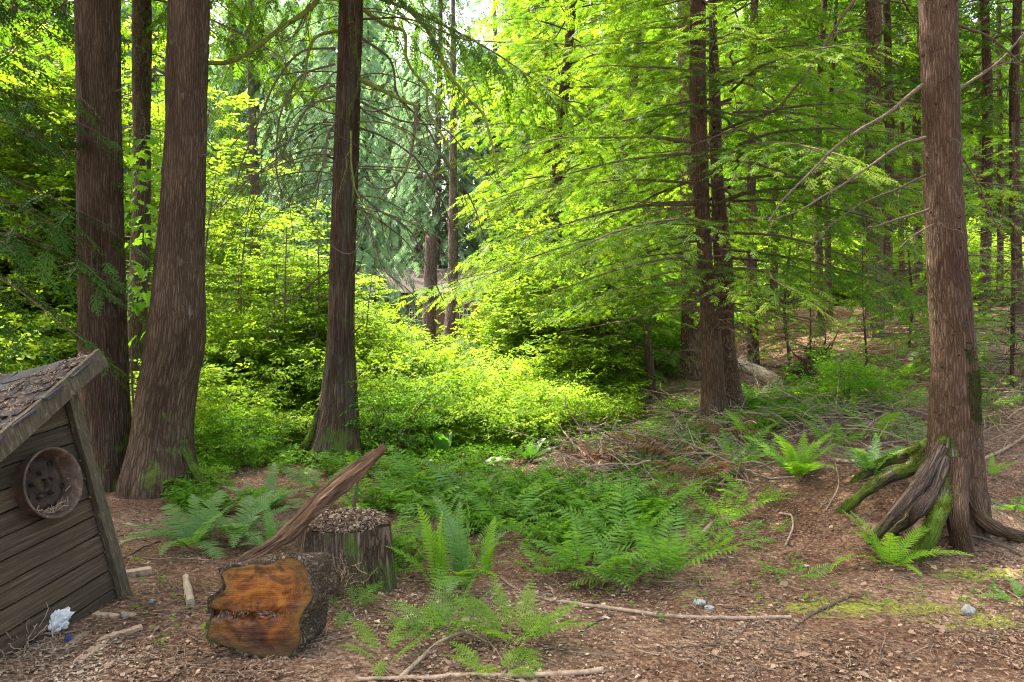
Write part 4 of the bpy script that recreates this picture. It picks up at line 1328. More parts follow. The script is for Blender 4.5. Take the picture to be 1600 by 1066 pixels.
saw_l = t.math('ABSOLUTE', t.math('SUBTRACT', sep.outputs[2], t.math('MULTIPLY', sep.outputs[0], .04)))
c = t.mix(t.ramp(sep.outputs[1], [(.97, (0, 0, 0)), (.995, (1, 1, 1))]), c, (0.05, 0.028, 0.014))
rad_a = t.n('ShaderNodeMath', operation='ARCTAN2'); t.l(sep.outputs[2], rad_a.inputs[0]); t.l(sep.outputs[0], rad_a.inputs[1])
cmb = t.n('ShaderNodeCombineXYZ'); t.l(rad_a.outputs[0], cmb.inputs[0]); t.l(t.math('MULTIPLY', sep.outputs[1], .35), cmb.inputs[1])
chk = t.noise(cmb.outputs[0], 5.0, 4, .6)
chf = t.ramp(t.math('ABSOLUTE', t.math('SUBTRACT', chk, .5)), [(0.004, (1, 1, 1)), (0.014, (0, 0, 0))])
c = t.mix(t.math('MULTIPLY', chf, t.ramp(sep.outputs[1], [(.35, (0, 0, 0)), (.8, (.8, .8, .8))])), c, (0.06, 0.025, 0.01))
c = t.mix(1.0, c, (0.72, 0.62, 0.62), 'MULTIPLY')
saw = t.noise(t.mapping(bk, (6, 6, 150)), 1, 3)
M['sawn'] = t.done(t.bsdf(c, .6, t.bump(t.math('ADD', saw, t.math('MULTIPLY', vor, smf)), .002), .3))
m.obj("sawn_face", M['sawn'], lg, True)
m = MB()
for k in range(0):
    xx = cen[0] + RNG.uniform(-.20, .08)
    c0 = np.array([xx, Df - .010 + RNG.normal(0, .004), seam_z - .014 + RNG.normal(0, .014)])
    R = frames(RNG.normal(0, 1, (1, 3)), RNG.normal(0, 1, (1, 3)), [1.0])[0]
    box(m, c0, RNG.uniform(.003, .016, 3) * [1, .4, .6], R, RNG.random(), jit=.002)
M["crumb"] = plain_mat("rotten_crumb", (0.06, 0.028, 0.012), (0.26, 0.14, 0.06), 40, rnd=.6)


# ------------------------------------------------------------------ stump
g1 = GP(540, 936)
sc_ = Vector((g1.x, g1.y + .24, float(ground_z(g1.x, g1.y + .24))))
stp = thing("tree_stump", "broad old stump with moss down its front and needles on top", "stump", sc_)
rw = trunk_rows(sc_.y, [(815, 470, 606), (850, 468, 608), (900, 470, 612), (935, 466, 616)])
q = [(rw[0][0], rw[0][1], rw[0][2] - .35, rw[0][3])] + rw
sp = smooth_path(np.array(q), 70)
m = MB()
def st_l(TH, S):
    return 1 + .05 * np.sin(TH * 3 + .8) + .035 * np.sin(TH * 7 + 2) + .09 * np.exp(-((TH - 4.5) / .25) ** 2) * 1 - .10 * np.exp(-((TH - 4.05) / .14) ** 2) - .13 * np.exp(-((TH - 3.0) / .2) ** 2) * np.exp(-S / .5)
tube(m, sp[:, :3], sp[:, 3] * .98, 128, .5, st_l, lambda bk, TH, S: .006 * fbm(bk * np.array([16, 16, 5]), 4, 2) + .012 * vnoise(bk * np.array([5, 5, 2]), 3) + .015 * np.clip(S - S.max() + .02, 0, 1), cap=False)
M['stump_bark'] = bark_mat("stump_bark", (0.030, 0.020, 0.013), (0.11, 0.075, 0.050), (0.23, 0.17, 0.12), 3.5, 30, .012, .6, .8, (0.045, 0.07, 0.012))
m.obj("stump_body", M['stump_bark'], stp, True)
m = MB()
top = m
tz = sp[-1, 2]; tr_ = sp[-1, 3]
th = np.linspace(0, 2 * math.pi, 96, endpoint=False)
ks = np.linspace(0, 1, 26)
K_, T_ = np.meshgrid(ks, th, indexing='ij')
RR2 = K_ * tr_ * .98 * st_l(T_, 0 * T_ + 1.0)
X = sp[-1, 0] + RR2 * np.sin(T_); Y = sp[-1, 1] + RR2 * np.cos(T_)
# tube frames start at +Y, so place the disc in the same sense
X = sp[-1, 0] + RR2 * np.cos(T_ + math.pi / 2); Y = sp[-1, 1] + RR2 * np.sin(T_ + math.pi / 2)
Z = tz - .012 + .014 * fbm(np.stack([X * 12, Y * 12, 0 * X], -1), 4, 2) - .006 * K_
i, j = np.meshgrid(np.arange(25), np.arange(96), indexing='ij')
m.add(np.stack([X, Y, Z], -1).reshape(-1, 3), np.stack([i * 96 + j, (i + 1) * 96 + j, (i + 1) * 96 + (j + 1) % 96, i * 96 + (j + 1) % 96], -1).reshape(-1, 4))
m.obj("stump_top", M['root_soil'], stp, True)
m = MB()
n = 2600
a = RNG.random(n) * 6.283; rr_ = tr_ * .98 * np.sqrt(RNG.random(n))
px_ = np.stack([sp[-1, 0] + rr_ * np.cos(a), sp[-1, 1] + rr_ * np.sin(a), tz + RNG.random(n) * .028 - .004], -1)
b = RNG.random(n) * 6.28
L = RNG.uniform(.01, .04, n)
inst(m, chip, np.array([[0, 1, 2, 3]]), frames(np.stack([np.cos(b), np.sin(b), RNG.normal(0, .3, n)], -1), RNG.normal(0, .4, (n, 3)) + [0, 0, 1], L, L * RNG.uniform(.1, .8, n)), px_, RNG.random(n) * .85)
for k in range(0):    # dry roots hanging over the rim and heaped at the foot
    a = RNG.uniform(3.6, 5.9); L = RNG.uniform(.03, .12)
    c0 = np.array([sp[-1, 0] + tr_ * .95 * math.cos(a), sp[-1, 1] + tr_ * .95 * math.sin(a), tz + .01])
    d = unit(np.array([math.cos(a) * .6 + RNG.normal(0, .6), math.sin(a) * .6, RNG.normal(0, .3)]))
    s = np.linspace(0, 1, 6)
    tube(m, c0 + d * (s * L)[:, None] - np.array([0, 0, 1.]) * (s ** 2 * L * .9)[:, None], .002, 4, RNG.random(), cap=False)
m.obj("stump_litter", M['litter'], stp)

# rootlets heaped in the hollow between log and stump
dr = MB()
c0 = P(527, 905, 3.98)
for k in range(170):
    c = np.array(c0) + RNG.normal(0, 1, 3) * [.05, .03, .055]
    c[2] = max(c[2], 0.02)
    d = unit(RNG.normal(0, 1, 3) + [0, 0, -.3]); L = RNG.uniform(.04, .12)
    s = np.linspace(-.5, .5, 5)
    tube(dr, c + d * (s * L)[:, None] + np.cumsum(RNG.normal(0, .006, (5, 3)), 0), .0022, 4, RNG.random() * .55, cap=False)
tag(dr.obj("dry_rootlets", M['litter']), "heap of dry brown rootlets in the gap between cut log and stump", "roots", kind="stuff")

# ------------------------------------------------------------------ broken log leaning over the stump
M['split_wood'] = plain_mat("split_red_wood", (0.030, 0.015, 0.009), (0.095, 0.052, 0.028), 3, (26, 26, 1.6), .85, .02, c3=(0.33, 0.20, 0.12))
pl = [(328, 924, 3.95, .012), (375, 885, 4.02, .020), (415, 858, 4.08, .026), (434, 845, 4.11, .030), (446, 835, 4.13, .042), (480, 802, 4.18, .045), (520, 768, 4.25, .046), (556, 736, 4.32, .040), (584, 712, 4.37, .029), (602, 697, 4.40, .012)]
pa = np.array([[*P(a, b, D), r_] for a, b, D, r_ in pl])
pa[0, 2] = float(ground_z(pa[0, 0], pa[0, 1])) + .012
ll = thing("leaning_log", "reddish splintered log propped up across the stump, pointed at its top", "log", tuple(pa[0, :3]))
sp2 = smooth_path(pa, 120); sp2[:, :3] += .003 * np.stack([vnoise(sp2[:, :3] * 8 + k, k) for k in (1, 2, 3)], -1)
m = MB()
tube(m, sp2[:, :3], sp2[:, 3], 72, .5, lambda TH, S: 1 + .25 * np.sin(TH * 2 + .5) + .10 * np.sign(np.sin(TH * 4 + S * 2 + 1.5 * np.sin(S * 9))), lambda bk, TH, S: -.030 * np.abs(vnoise(bk * np.array([38, 38, 3.5]), 4)) + .010 * fbm(bk * np.array([70, 70, 7]), 3, 6) + .012)
for k in range(26):
    i0 = RNG.integers(30, 112); th = RNG.random() * 6.28
    c = sp2[i0, :3] + np.array([math.cos(th), 0, math.sin(th)]) * sp2[i0, 3] * 1.02
    t_ = unit(sp2[min(i0 + 6, 119), :3] - sp2[i0, :3])
    L = RNG.uniform(.03, .12)
    tube(m, [c, c + t_ * L * .5 + [0, 0, .002], c + t_ * L + RNG.normal(0, .01, 3)], [.006, .005, .001], 5, RNG.random())
m.obj("split_wood", M['split_wood'], ll)
# dark upright stob behind the stump
e = GP(553, 812); 
st = MB(); tube(st, smooth_path([tuple(P(551, 838, 4.75)), tuple(P(553, 790, 4.75)), tuple(P(560, 745, 4.78))], 14), np.linspace(.02, .007, 14), 8, .2)
tag(st.obj("broken_stob", M['twig'], None, True), "thin dark broken stob standing behind the stump", "stick")

# ------------------------------------------------------------------ loose things on the floor
def stick(pts, r0, r1, label, mat='pale_stick', name="fallen_stick", lift=None, twigs=0, group=None, seed=0, sides=9):
    r = np.random.default_rng(seed + 5)
    p3 = [GP(a, b) for a, b in pts]
    base = p3[0].copy()
    t = MB()
    sp = smooth_path([tuple(p) for p in p3], 30) if len(p3) > 1 else None
    rr_ = np.linspace(r0, r1, 30)
    sp[:, 2] = ground_z(sp[:, 0], sp[:, 1]) * .5 + sp[:, 2] * .5 + rr_ * .8
    if lift:
        sp[:, 2] += np.interp(np.linspace(0, 1, 30), np.linspace(0, 1, len(lift)), lift)
    sp = sp + fbm(sp * 9 + seed, 2, seed)[:, None] * np.array([.006, .006, .002])
    tube(t, sp, rr_ * (1 + .15 * vnoise(sp * 25, seed)), sides, r.uniform(.3, .8))
    for k in range(twigs):
        i = r.integers(6, 28)
        d = unit(np.array([r.normal(), r.normal(), abs(r.normal(0, .4))])); L = r.uniform(.06, .2)
        tube(t, [sp[i], sp[i] + d * L * .6, sp[i] + d * L - [0, 0, .02]], [rr_[i] * .5, rr_[i] * .35, .001], 5, r.random())
    o = raw_obj(name, t.mesh(name, M[mat], True, sp[0]))
    o.location = tuple(sp[0])
    return tag(o, label, "stick", group)
FS = "sticks lying on the open floor"
stick(((878, 944), (960, 955), (1050, 966), (1150, 970), (1236, 968)), .012, .010, "long straight grey stick lying level across the brown floor, right of centre", group=FS)
stick(((782, 905), (800, 920), (840, 935), (882, 945)), .006, .009, "thin curved twig running into the left end of the long level stick", group=FS, seed=2)
stick(((905, 988), (935, 972), (960, 962)), .005, .007, "short dark twig just below the long level stick", 'twig', group=FS, seed=3)
stick(((625, 1064), (655, 1045), (690, 1020), (730, 1004), (762, 1008)), .011, .005, "bent pale stick rising to the right at the bottom edge, below the fern", lift=(0, .03, .05, .05, .01), group=FS, seed=4, twigs=2)
stick(((560, 1064), (700, 1060), (830, 1058), (942, 1050)), .009, .013, "grey stick lying along the bottom edge of the picture", group=FS, seed=5)
stick(((1234, 988), (1262, 966), (1300, 948), (1328, 934)), .006, .010, "dark forked twig with moss on its upper end, below the low moss patch", 'twig', group=FS, seed=6, twigs=4)
stick(((1080, 862), (1092, 848), (1112, 826)), .022, .016, "short thick grey piece of branch right of the fern patch", lift=(0, .01, .03), group=FS, seed=7)
stick(((1218, 805), (1236, 815), (1238, 835), (1226, 856)), .009, .006, "hooked pale stick standing out of the bare bank", lift=(0, .05, .03, 0), group=FS, seed=8)
stick(((870, 690), (900, 715), (945, 745), (975, 772)), .008, .005, "pale slanting stick at the left end of the brush heap", lift=(.25, .15, .08, .02), group=FS, seed=9)
stick(((1368, 883), (1420, 872), (1490, 852), (1560, 856), (1598, 872)), .010, .006, "dark bowed stick in front of the exposed roots", 'twig', lift=(0, .02, .06, .04, 0), group=FS, seed=10)
stick(((1480, 872), (1530, 862), (1560, 870)), .007, .004, "short dark twig under the bowed stick by the roots", 'twig', group=FS, seed=11)
stick(((1535, 720), (1575, 705), (1600, 690), (1640, 668)), .014, .010, "grey branch lying at the right edge beside the scaly trunk", lift=(0, .03, .06, .1), group=FS, seed=12, twigs=3)
stick(((1560, 655), (1585, 672), (1620, 685)), .009, .007, "pale bent branch at the right edge above the grey one", lift=(.1, .08, .05), group=FS, seed=13)
stick(((1340, 712), (1400, 700), (1455, 698)), .010, .008, "thin straight stick behind the fern left of the scaly trunk", lift=(.03, .05, .03), group=FS, seed=14)
stick(((190, 876), (215, 862), (250, 846)), .004, .006, "thin dark stick pointing at the fern between shed and leaning log", 'twig', group=FS, seed=15)
stick(((985, 1010), (1015, 1022), (1060, 1018)), .004, .003, "fine twig alone on the bare floor in the bottom middle", group=FS, seed=16)
stick(((1290, 800), (1310, 770), (1305, 745)), .005, .003, "thin pale twig upright on the bank beside the mossy root", lift=(0, .05, .12), group=FS, seed=17)
stick(((1075, 760), (1130, 748), (1185, 738), (1230, 722)), .009, .006, "long pale stick along the top of the bank below the bright fern", lift=(.02, .03, .04, .03), group=FS, seed=18)

def rock(px, py, w, h, label, mat, seed):
    g = GP(px, py)
    s = g.y / F
    m = MB()
    th = np.linspace(0, 2 * math.pi, 28, endpoint=False); ph = np.linspace(-1.2, math.pi / 2, 16)
    PH, TH = np.meshgrid(ph, th, indexing='ij')
    dv = np.stack([np.cos(PH) * np.cos(TH), np.cos(PH) * np.sin(TH), np.sin(PH)], -1)
    R = 1 + .16 * fbm(dv * 1.6 + seed, 3, seed)
    v = dv * R[..., None] * np.array([w * s / 2, w * s * .42, h * s * .62])
    i, j = np.meshgrid(np.arange(15), np.arange(28), indexing='ij')
    m.add(v.reshape(-1, 3), np.stack([i * 28 + j, i * 28 + (j + 1) % 28, (i + 1) * 28 + (j + 1) % 28, (i + 1) * 28 + j], -1).reshape(-1, 4))
    o = m.obj("stone", M[mat], None, True)
    o.location = (g.x, g.y, g.z + h * s * .22)
    tag(o, label, "stone", "stones on the floor")
M['stone'] = plain_mat("grey_stone", (0.13, 0.13, 0.12), (0.26, 0.26, 0.245), 40, bump=.002)
M['dark_stone'] = plain_mat("dark_stone", (0.10, 0.10, 0.095), (0.2, 0.19, 0.18), 40, bump=.002)
rock(1513, 960, 21, 17, "smooth round grey stone on the floor at the lower right", 'stone', 1)
rock(1093, 945, 20, 10, "flat pale stone by the mossy streak right of centre", 'stone', 2)
rock(1108, 952, 16, 6, "thin flat stone chip touching the mossy streak stone", 'stone', 3)
rock(1555, 923, 9, 7, "tiny dark pebble above the round grey stone", 'dark_stone', 4)
rock(196, 966, 11, 9, "small dark pebble among the broken boards by the shed", 'dark_stone', 5)
rock(237, 943, 10, 8, "small dark pebble right of the broken boards", 'dark_stone', 7)

M['old_board'] = plain_mat("old_board", (0.10, 0.065, 0.045), (0.22, 0.155, 0.11), 6, (3, 20, 20), .9, .004, rnd=.5, c3=(0.34, 0.26, 0.19))
def plank(a, b, w, t, label, seed, lift=(0.0, 0.0), mat='old_board'):
    r = np.random.default_rng(seed)
    A, B = GP(*a), GP(*b)
    A.z += t / 2 + lift[0]; B.z += t / 2 + lift[1]
    m = MB()
    n = 22
    s = np.linspace(0, 1, n)
    ax_ = np.array(B - A); Ln = np.linalg.norm(ax_); ax_ = ax_ / Ln
    sd = unit(np.cross([0, 0, 1], ax_)); nn = np.cross(ax_, sd)
    c = ax_ * (s * Ln)[:, None]
    wl = w / 2 * (1 - .5 * np.clip((s - .8) * 5, 0, 1) * r.random()) + .006 * fbm(np.stack([s * 9, s * 0 + seed, s * 0], -1), 3, 1)
    wr = w / 2 * (1 - .7 * np.clip((.18 - s) * 6, 0, 1) * r.random()) + .006 * fbm(np.stack([s * 9, s * 0 + seed, s * 0 + 5], -1), 3, 2)
    vv = np.stack([c + sd * wl[:, None] + nn * t / 2, c - sd * wr[:, None] + nn * t / 2, c - sd * wr[:, None] - nn * t / 2, c + sd * wl[:, None] - nn * t / 2], 1)
    i, j = np.meshgrid(np.arange(n - 1), np.arange(4), indexing='ij')
    bk = np.stack([np.repeat(s * Ln, 4), np.tile([0, w, w, 0], n), np.tile([t, t, 0, 0], n)], -1) + seed
    m.add(vv.reshape(-1, 3), np.stack([i * 4 + (j + 1) % 4, i * 4 + j, (i + 1) * 4 + j, (i + 1) * 4 + (j + 1) % 4], -1).reshape(-1, 4), r.random(), bk)
    m.add(vv[0], np.array([[0, 1, 2, 3]]), .4); m.add(vv[-1], np.array([[3, 2, 1, 0]]), .4)
    o = m.obj("broken_board", M[mat]); o.location = A
    tag(o, label, "board", "wood scraps on the floor")
plank((100, 1020), (135, 992), .045, .014, "weathered narrow board end nearest the bottom left corner", 1)
plank((120, 1040), (172, 996), .05, .012, "longest weathered board slanting up right below the plastic bag", 2)
plank((168, 1000), (222, 986), .04, .016, "reddish board piece at the right end of the board heap", 3, (0, .01))
plank((148, 962), (186, 966), .04, .014, "pale board piece right of the plastic bag at the shed foot", 4)
plank((190, 961), (212, 966), .035, .016, "small pale wood block beside the dark pebble", 5)
plank((115, 962), (138, 950), .05, .02, "tan wood chunk behind the plastic bag against the shed", 6)
plank((184, 905), (236, 896), .06, .035, "dark rotten wood chunk right of the shed corner", 7, mat='litter')
plank((200, 838), (232, 832), .04, .014, "pale thin board scrap on the floor left of the big fern", 8)
plank((188, 850), (225, 842), .035, .012, "pale thin board scrap nearer the shed than the other", 9)
plank((196, 820), (222, 824), .05, .01, "flat pale bark scrap in front of the thick trunks", 10)
g = GP(295, 948)
m = MB()
sp = smooth_path([tuple(GP(298, 950, .018)), tuple(GP(294, 930, .02)), tuple(GP(290, 908, .018))], 24)
tube(m, sp, .030 + .004 * np.sin(np.linspace(0, 5, 24)), 14, .8, lambda TH, S: 1 - .35 * np.abs(np.sin(TH)) ** 3, lambda bk, TH, S: .003 * fbm(bk * np.array([40, 40, 8]), 3, 2))
M['pale_log'] = plain_mat("bleached_wood", (0.17, 0.125, 0.085), (0.33, 0.27, 0.2), 3, (30, 30, 4), .9, .004)
tag(m.obj("wood_chunk", M['pale_log'], None, True), "pale bleached wood chunk lying end-on left of the cut log", "wood chunk", "wood scraps on the floor")
# crumpled plastic
m = MB()
g = GP(86, 990)
th = np.linspace(0, 2 * math.pi, 40, endpoint=False); ph = np.linspace(-1.3, 1.57, 26)
PH, TH = np.meshgrid(ph, th, indexing='ij')
dv = np.stack([np.cos(PH) * np.cos(TH), np.cos(PH) * np.sin(TH), np.sin(PH)], -1)
R = .62 + .42 * np.abs(fbm(dv * 1.9 + 4, 3, 6)) + .5 * np.clip(dv[..., 0], 0, 1) ** 2 * np.clip(dv[..., 2] + .3, 0, 1)
v = dv * R[..., None] * np.array([.085, .05, .075])
v[..., 2] += v[..., 0] * .55
i, j = np.meshgrid(np.arange(25), np.arange(40), indexing='ij')
m.add(v.reshape(-1, 3), np.stack([i * 40 + j, i * 40 + (j + 1) % 40, (i + 1) * 40 + (j + 1) % 40, (i + 1) * 40 + j], -1).reshape(-1, 4))
t = NT("plastic_film")
t_b = t.bsdf((0.62, 0.63, 0.64), .25, None, .6)
t_t = t.n("ShaderNodeBsdfTranslucent"); t_t.inputs[0].default_value = (.7, .72, .73, 1)
t_m = t.n("ShaderNodeMixShader"); t_m.inputs[0].default_value = .35; t.l(t_b, t_m.inputs[1]); t.l(t_t.outputs[0], t_m.inputs[2])
M['plastic'] = t.done(t_m.outputs[0])
o = m.obj("plastic_bag", M['plastic']); o.location = (g.x, g.y, g.z + .04)
tag(o, "crumpled white plastic bag at the foot of the leaning shed", "plastic bag")
m = MB(); box(m, (0, 0, 0), (.035, .03, .03), frames(np.array([[1, .4, .3]]), np.array([[0, .2, 1]]), [1.])[0], .5, jit=.005)
M['blue_film'] = plain_mat("blue_plastic", (0.02, 0.03, 0.08), (0.04, 0.06, 0.14), 30, bump=0, spec=.5, rough=.4)
o = m.obj("blue_scrap", M['blue_film']); g = GP(106, 1003); o.location = (g.x, g.y, g.z + .012)
tag(o, "small dark blue plastic scrap below the white bag", "litter scrap")
g = GP(338, 935)
m = MB(); box(m, (0, 0, 0), (.04, .03, .018), frames(np.array([[1, .3, .2]]), np.array([[.1, .2, 1]]), [1.])[0], .5, jit=.006)
o = m.obj("foil_scrap", M['plastic']); o.location = (g.x, g.y, g.z + .015)
tag(o, "shiny pale foil scrap at the left side of the cut log", "litter scrap")
# dry roots and grass at the sunk shed corner
m = MB()
for k in range(420):
    x, y = RNG.normal(30, 26), RNG.normal(985, 22)
    if x > 70 + RNG.random() * 20: continue
    c = np.array(GP(x, min(max(y, 940), 1060)))
    d = unit(RNG.normal(0, 1, 3) * [1, .7, .7] + [0, 0, .2]); L = RNG.uniform(.05, .2)
    s = np.linspace(0, 1, 7)
    pth = c + d * (s * L)[:, None] + np.cumsum(RNG.normal(0, .008, (7, 3)), 0)
    pth[:, 2] = np.maximum(pth[:, 2], ground_z(pth[:, 0], pth[:, 1]) + .004)
    tube(m, pth, .0022, 4, RNG.random(), cap=False)
tag(m.obj("dry_grass", M['pale_stick']), "tangle of dry rootlets and grass at the sunken corner of the shed", "grass", kind="stuff")
# ------------------------------------------------------------------ crowns above the near trunks
rg = np.random.default_rng(101)
def add_crown(t, H, z0, rmax, nbr, mat, spr, slen, droop, seed, wood=True, **kw):
    lf = MB()
    b = t.location
    conifer_crown(lf, lf, (b.x, b.y, 0), H, z0, rmax, nbr, spr, slen, droop, np.random.default_rng(seed), **kw)
    lf.obj("crown", [M[mat], M['twig']], t)
add_crown(tD, 14, 5.3, 2.9, 34, 'hem', SPRAY_CEDAR, .42, .55, 1, top_taper=.7)
add_crown(tC, 13, 5.6, 3.0, 40, 'hem', SPRAY, .42, .4, 2, top_taper=.7)
add_crown(tE, 12, 5.0, 2.4, 26, 'hem', SPRAY, .4, .4, 3, top_taper=.7)
def maple_top(t, seed, spots, rad=1.9):
    r = np.random.default_rng(seed)
    lf = MB(); wd = lf
    T = [maple_cluster(5, .17, k) for k in range(3)]
    for (x, y, z) in spots:
        o = np.array([t.location.x, t.location.y, z - 2.2]); e = np.array([x, y, z])
        s = np.linspace(0, 1, 8)[:, None]
        tube(wd, o + (e - o) * s + np.array([0, 0, .4]) * np.sin(s * 3.14), .05 * (1 - .7 * s[:, 0]), 6, .5, mat=1)
        n = 420
        p = e + r.normal(0, 1, (n, 3)) * [rad * .55, rad * .55, rad * .4]
        d = np.stack([r.normal(0, 1, n), r.normal(0, 1, n), -abs(r.normal(0, .4, n))], -1)
        wh = r.integers(0, 3, n)
        for k in range(3):
            q = wh == k
            inst(lf, T[k][0], T[k][1], frames(d[q], r.normal(0, .35, (q.sum(), 3)) + [0, 0, 1], r.uniform(.9, 1.5, q.sum())), p[q], np.clip(r.normal(.5, .2, q.sum()), 0, 1), T[k][2])
    lf.obj("crown", [M['maple'], M['dark_bark']], t)
maple_top(tA, 5, [(-5.6, 8.0, 7.6), (-4.6, 6.6, 9.5), (-6.4, 7.0, 9.0)])
maple_top(tB, 6, [(-2.6, 7.4, 8.3), (-3.4, 8.4, 9.6), (-2.4, 6.2, 10.0), (-3.6, 6.6, 7.9)])

# young broad-leaved maple shoots between the two thick trunks
mt = [maple_cluster(5, .12, k + 10) for k in range(3)]
gp = GP(214, 700)
t = thing("young_maple", "young maple shoot with large lobed leaves in the gap between thick trunks", "tree", (P(216, 700, 7.9).x, 7.9, float(ground_z(P(216, 700, 7.9).x, 7.9))))
m, w = MB(), MB()
r = np.random.default_rng(4)
stp_ = smooth_path([tuple(t.location), tuple(P(206, 560, 7.9)), tuple(P(222, 400, 7.85)), tuple(P(228, 215, 7.8)), tuple(P(215, 160, 7.8))], 30)
tube(w, stp_, np.linspace(.014, .004, 30), 6, .5)
for k in range(30):
    py = [215, 235, 250, 262, 290, 315, 330, 345, 372, 410, 432, 455, 468, 482, 498][k % 15] + r.normal(0, 6); px = r.uniform(190, 246)
    p = np.array(P(px, py, 7.75 + r.normal(0, .12)))
    T = mt[k % 3]
    d = np.array([[r.choice([-1, 1]) * .8, r.normal(0, .5), -.35]])
    inst(m, T[0], T[1], frames(d, np.array([[r.normal(0, .3), -.5, 1]]), [r.uniform(.8, 1.15)]), p[None], np.array([r.uniform(.4, .9)]), T[2])
    i = int(np.argmin(abs(stp_[:, 2] - p[2])))
    tube(w, [stp_[i], (stp_[i] + p) / 2 + [0, 0, .03], p], [.004, .003, .002], 4, .5, cap=False)
m.obj("foliage", leaf_mat("lit_maple_leaves", (0.06, 0.15, 0.015), (0.11, 0.25, 0.02), (0.17, 0.32, 0.03), .6), t); w.obj("stem", M['twig'], t)  # maple green lightened, sunlight painted into the leaves

# dark hemlock leaning in at the left edge: trunk outside the frame
tx = P(-190, 500, 6.6).x
t = thing("hemlock_tree", "dark drooping hemlock boughs hanging in at the left edge", "tree", (tx, 6.6, 0))
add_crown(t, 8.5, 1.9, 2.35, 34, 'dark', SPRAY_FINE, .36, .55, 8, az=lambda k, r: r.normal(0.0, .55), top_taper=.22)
m = MB(); build_trunk(m, [(tx, 6.6, 0, .2), (tx, 6.6, 3, .17), (tx, 6.6, 6, .13)], 10, .03, 40, 60, amp=.006, seed=3); m.obj("trunk", M['dark_bark'], t, True)

# --- double hemlock, centre right
tH = []
for (rows, D, lab, sd) in (
    ([(120, 1078, 1103), (250, 1081, 1106), (400, 1090, 1113), (520, 1096, 1125), (600, 1098, 1131), (652, 1096, 1134)], 8.7, "reddish front trunk of the close pair right of centre, under layered green boughs", 1),
    ([(0, 1108, 1120), (120, 1108, 1124), (250, 1110, 1128), (370, 1114, 1140), (450, 1118, 1146), (520, 1122, 1148), (600, 1126, 1157), (645, 1124, 1163)], 9.15, "darker rear trunk of the close pair right of centre", 2)):
    rw = trunk_rows(D, rows)
    gz = float(ground_z(rw[0][0], D))
    t = thing("hemlock_tree", lab, "tree", (rw[0][0], D, gz), "close pair of hemlocks")
    m = MB(); build_trunk(m, rw, 15, .05, 56, 240, amp=.006, hf=30, vf=6, seed=sd, lobes=root_lobes(.25, .25, [(1.6, 1), (3, .6), (4.6, .8)], .4, .25, .015))
    m.obj("trunk", M['hemlock_bark' if sd == 1 else 'dark_bark'], t, True)
    tH.append(t)
def prof(h): return (1 - h) ** .55 * (0.75 + .35 * np.exp(-((h - .12) / .15) ** 2))
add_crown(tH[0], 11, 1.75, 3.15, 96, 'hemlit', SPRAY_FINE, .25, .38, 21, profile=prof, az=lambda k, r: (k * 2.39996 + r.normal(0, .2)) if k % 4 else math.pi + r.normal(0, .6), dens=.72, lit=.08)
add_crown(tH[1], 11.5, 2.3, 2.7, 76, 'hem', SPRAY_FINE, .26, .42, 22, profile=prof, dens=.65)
r = np.random.default_rng(3)
for k in range(26):
    t = tH[k % 2]
    py = r.uniform(250, 560)
    o = P(1105 + 12 * (k % 2), py, 8.75)
    a = r.uniform(0, 6.28); L = r.uniform(.8, 2.1)
    q = [o + Vector((math.cos(a) * L * u, math.sin(a) * L * u, L * (.05 * u - .22 * u * u) + r.normal(0, .03))) for u in (0, .3, .65, 1)]
    limb(t, q, .013, .003, M['twig'], seed=200 + k, twigs=9, tw_len=.45, hang=.3, sides=5, n=16)
# long arching bough that crosses in front from the top right
q = PL(7.2, 8.2, (1360, -30), (1320, 20), (1300, 52), (1270, 100), (1240, 140), (1200, 178), (1120, 212), (1050, 236), (950, 240))
limb(tE, q, .018, .004, M['twig'], seed=77, twigs=16, tw_len=.4, hang=.35, n=50)

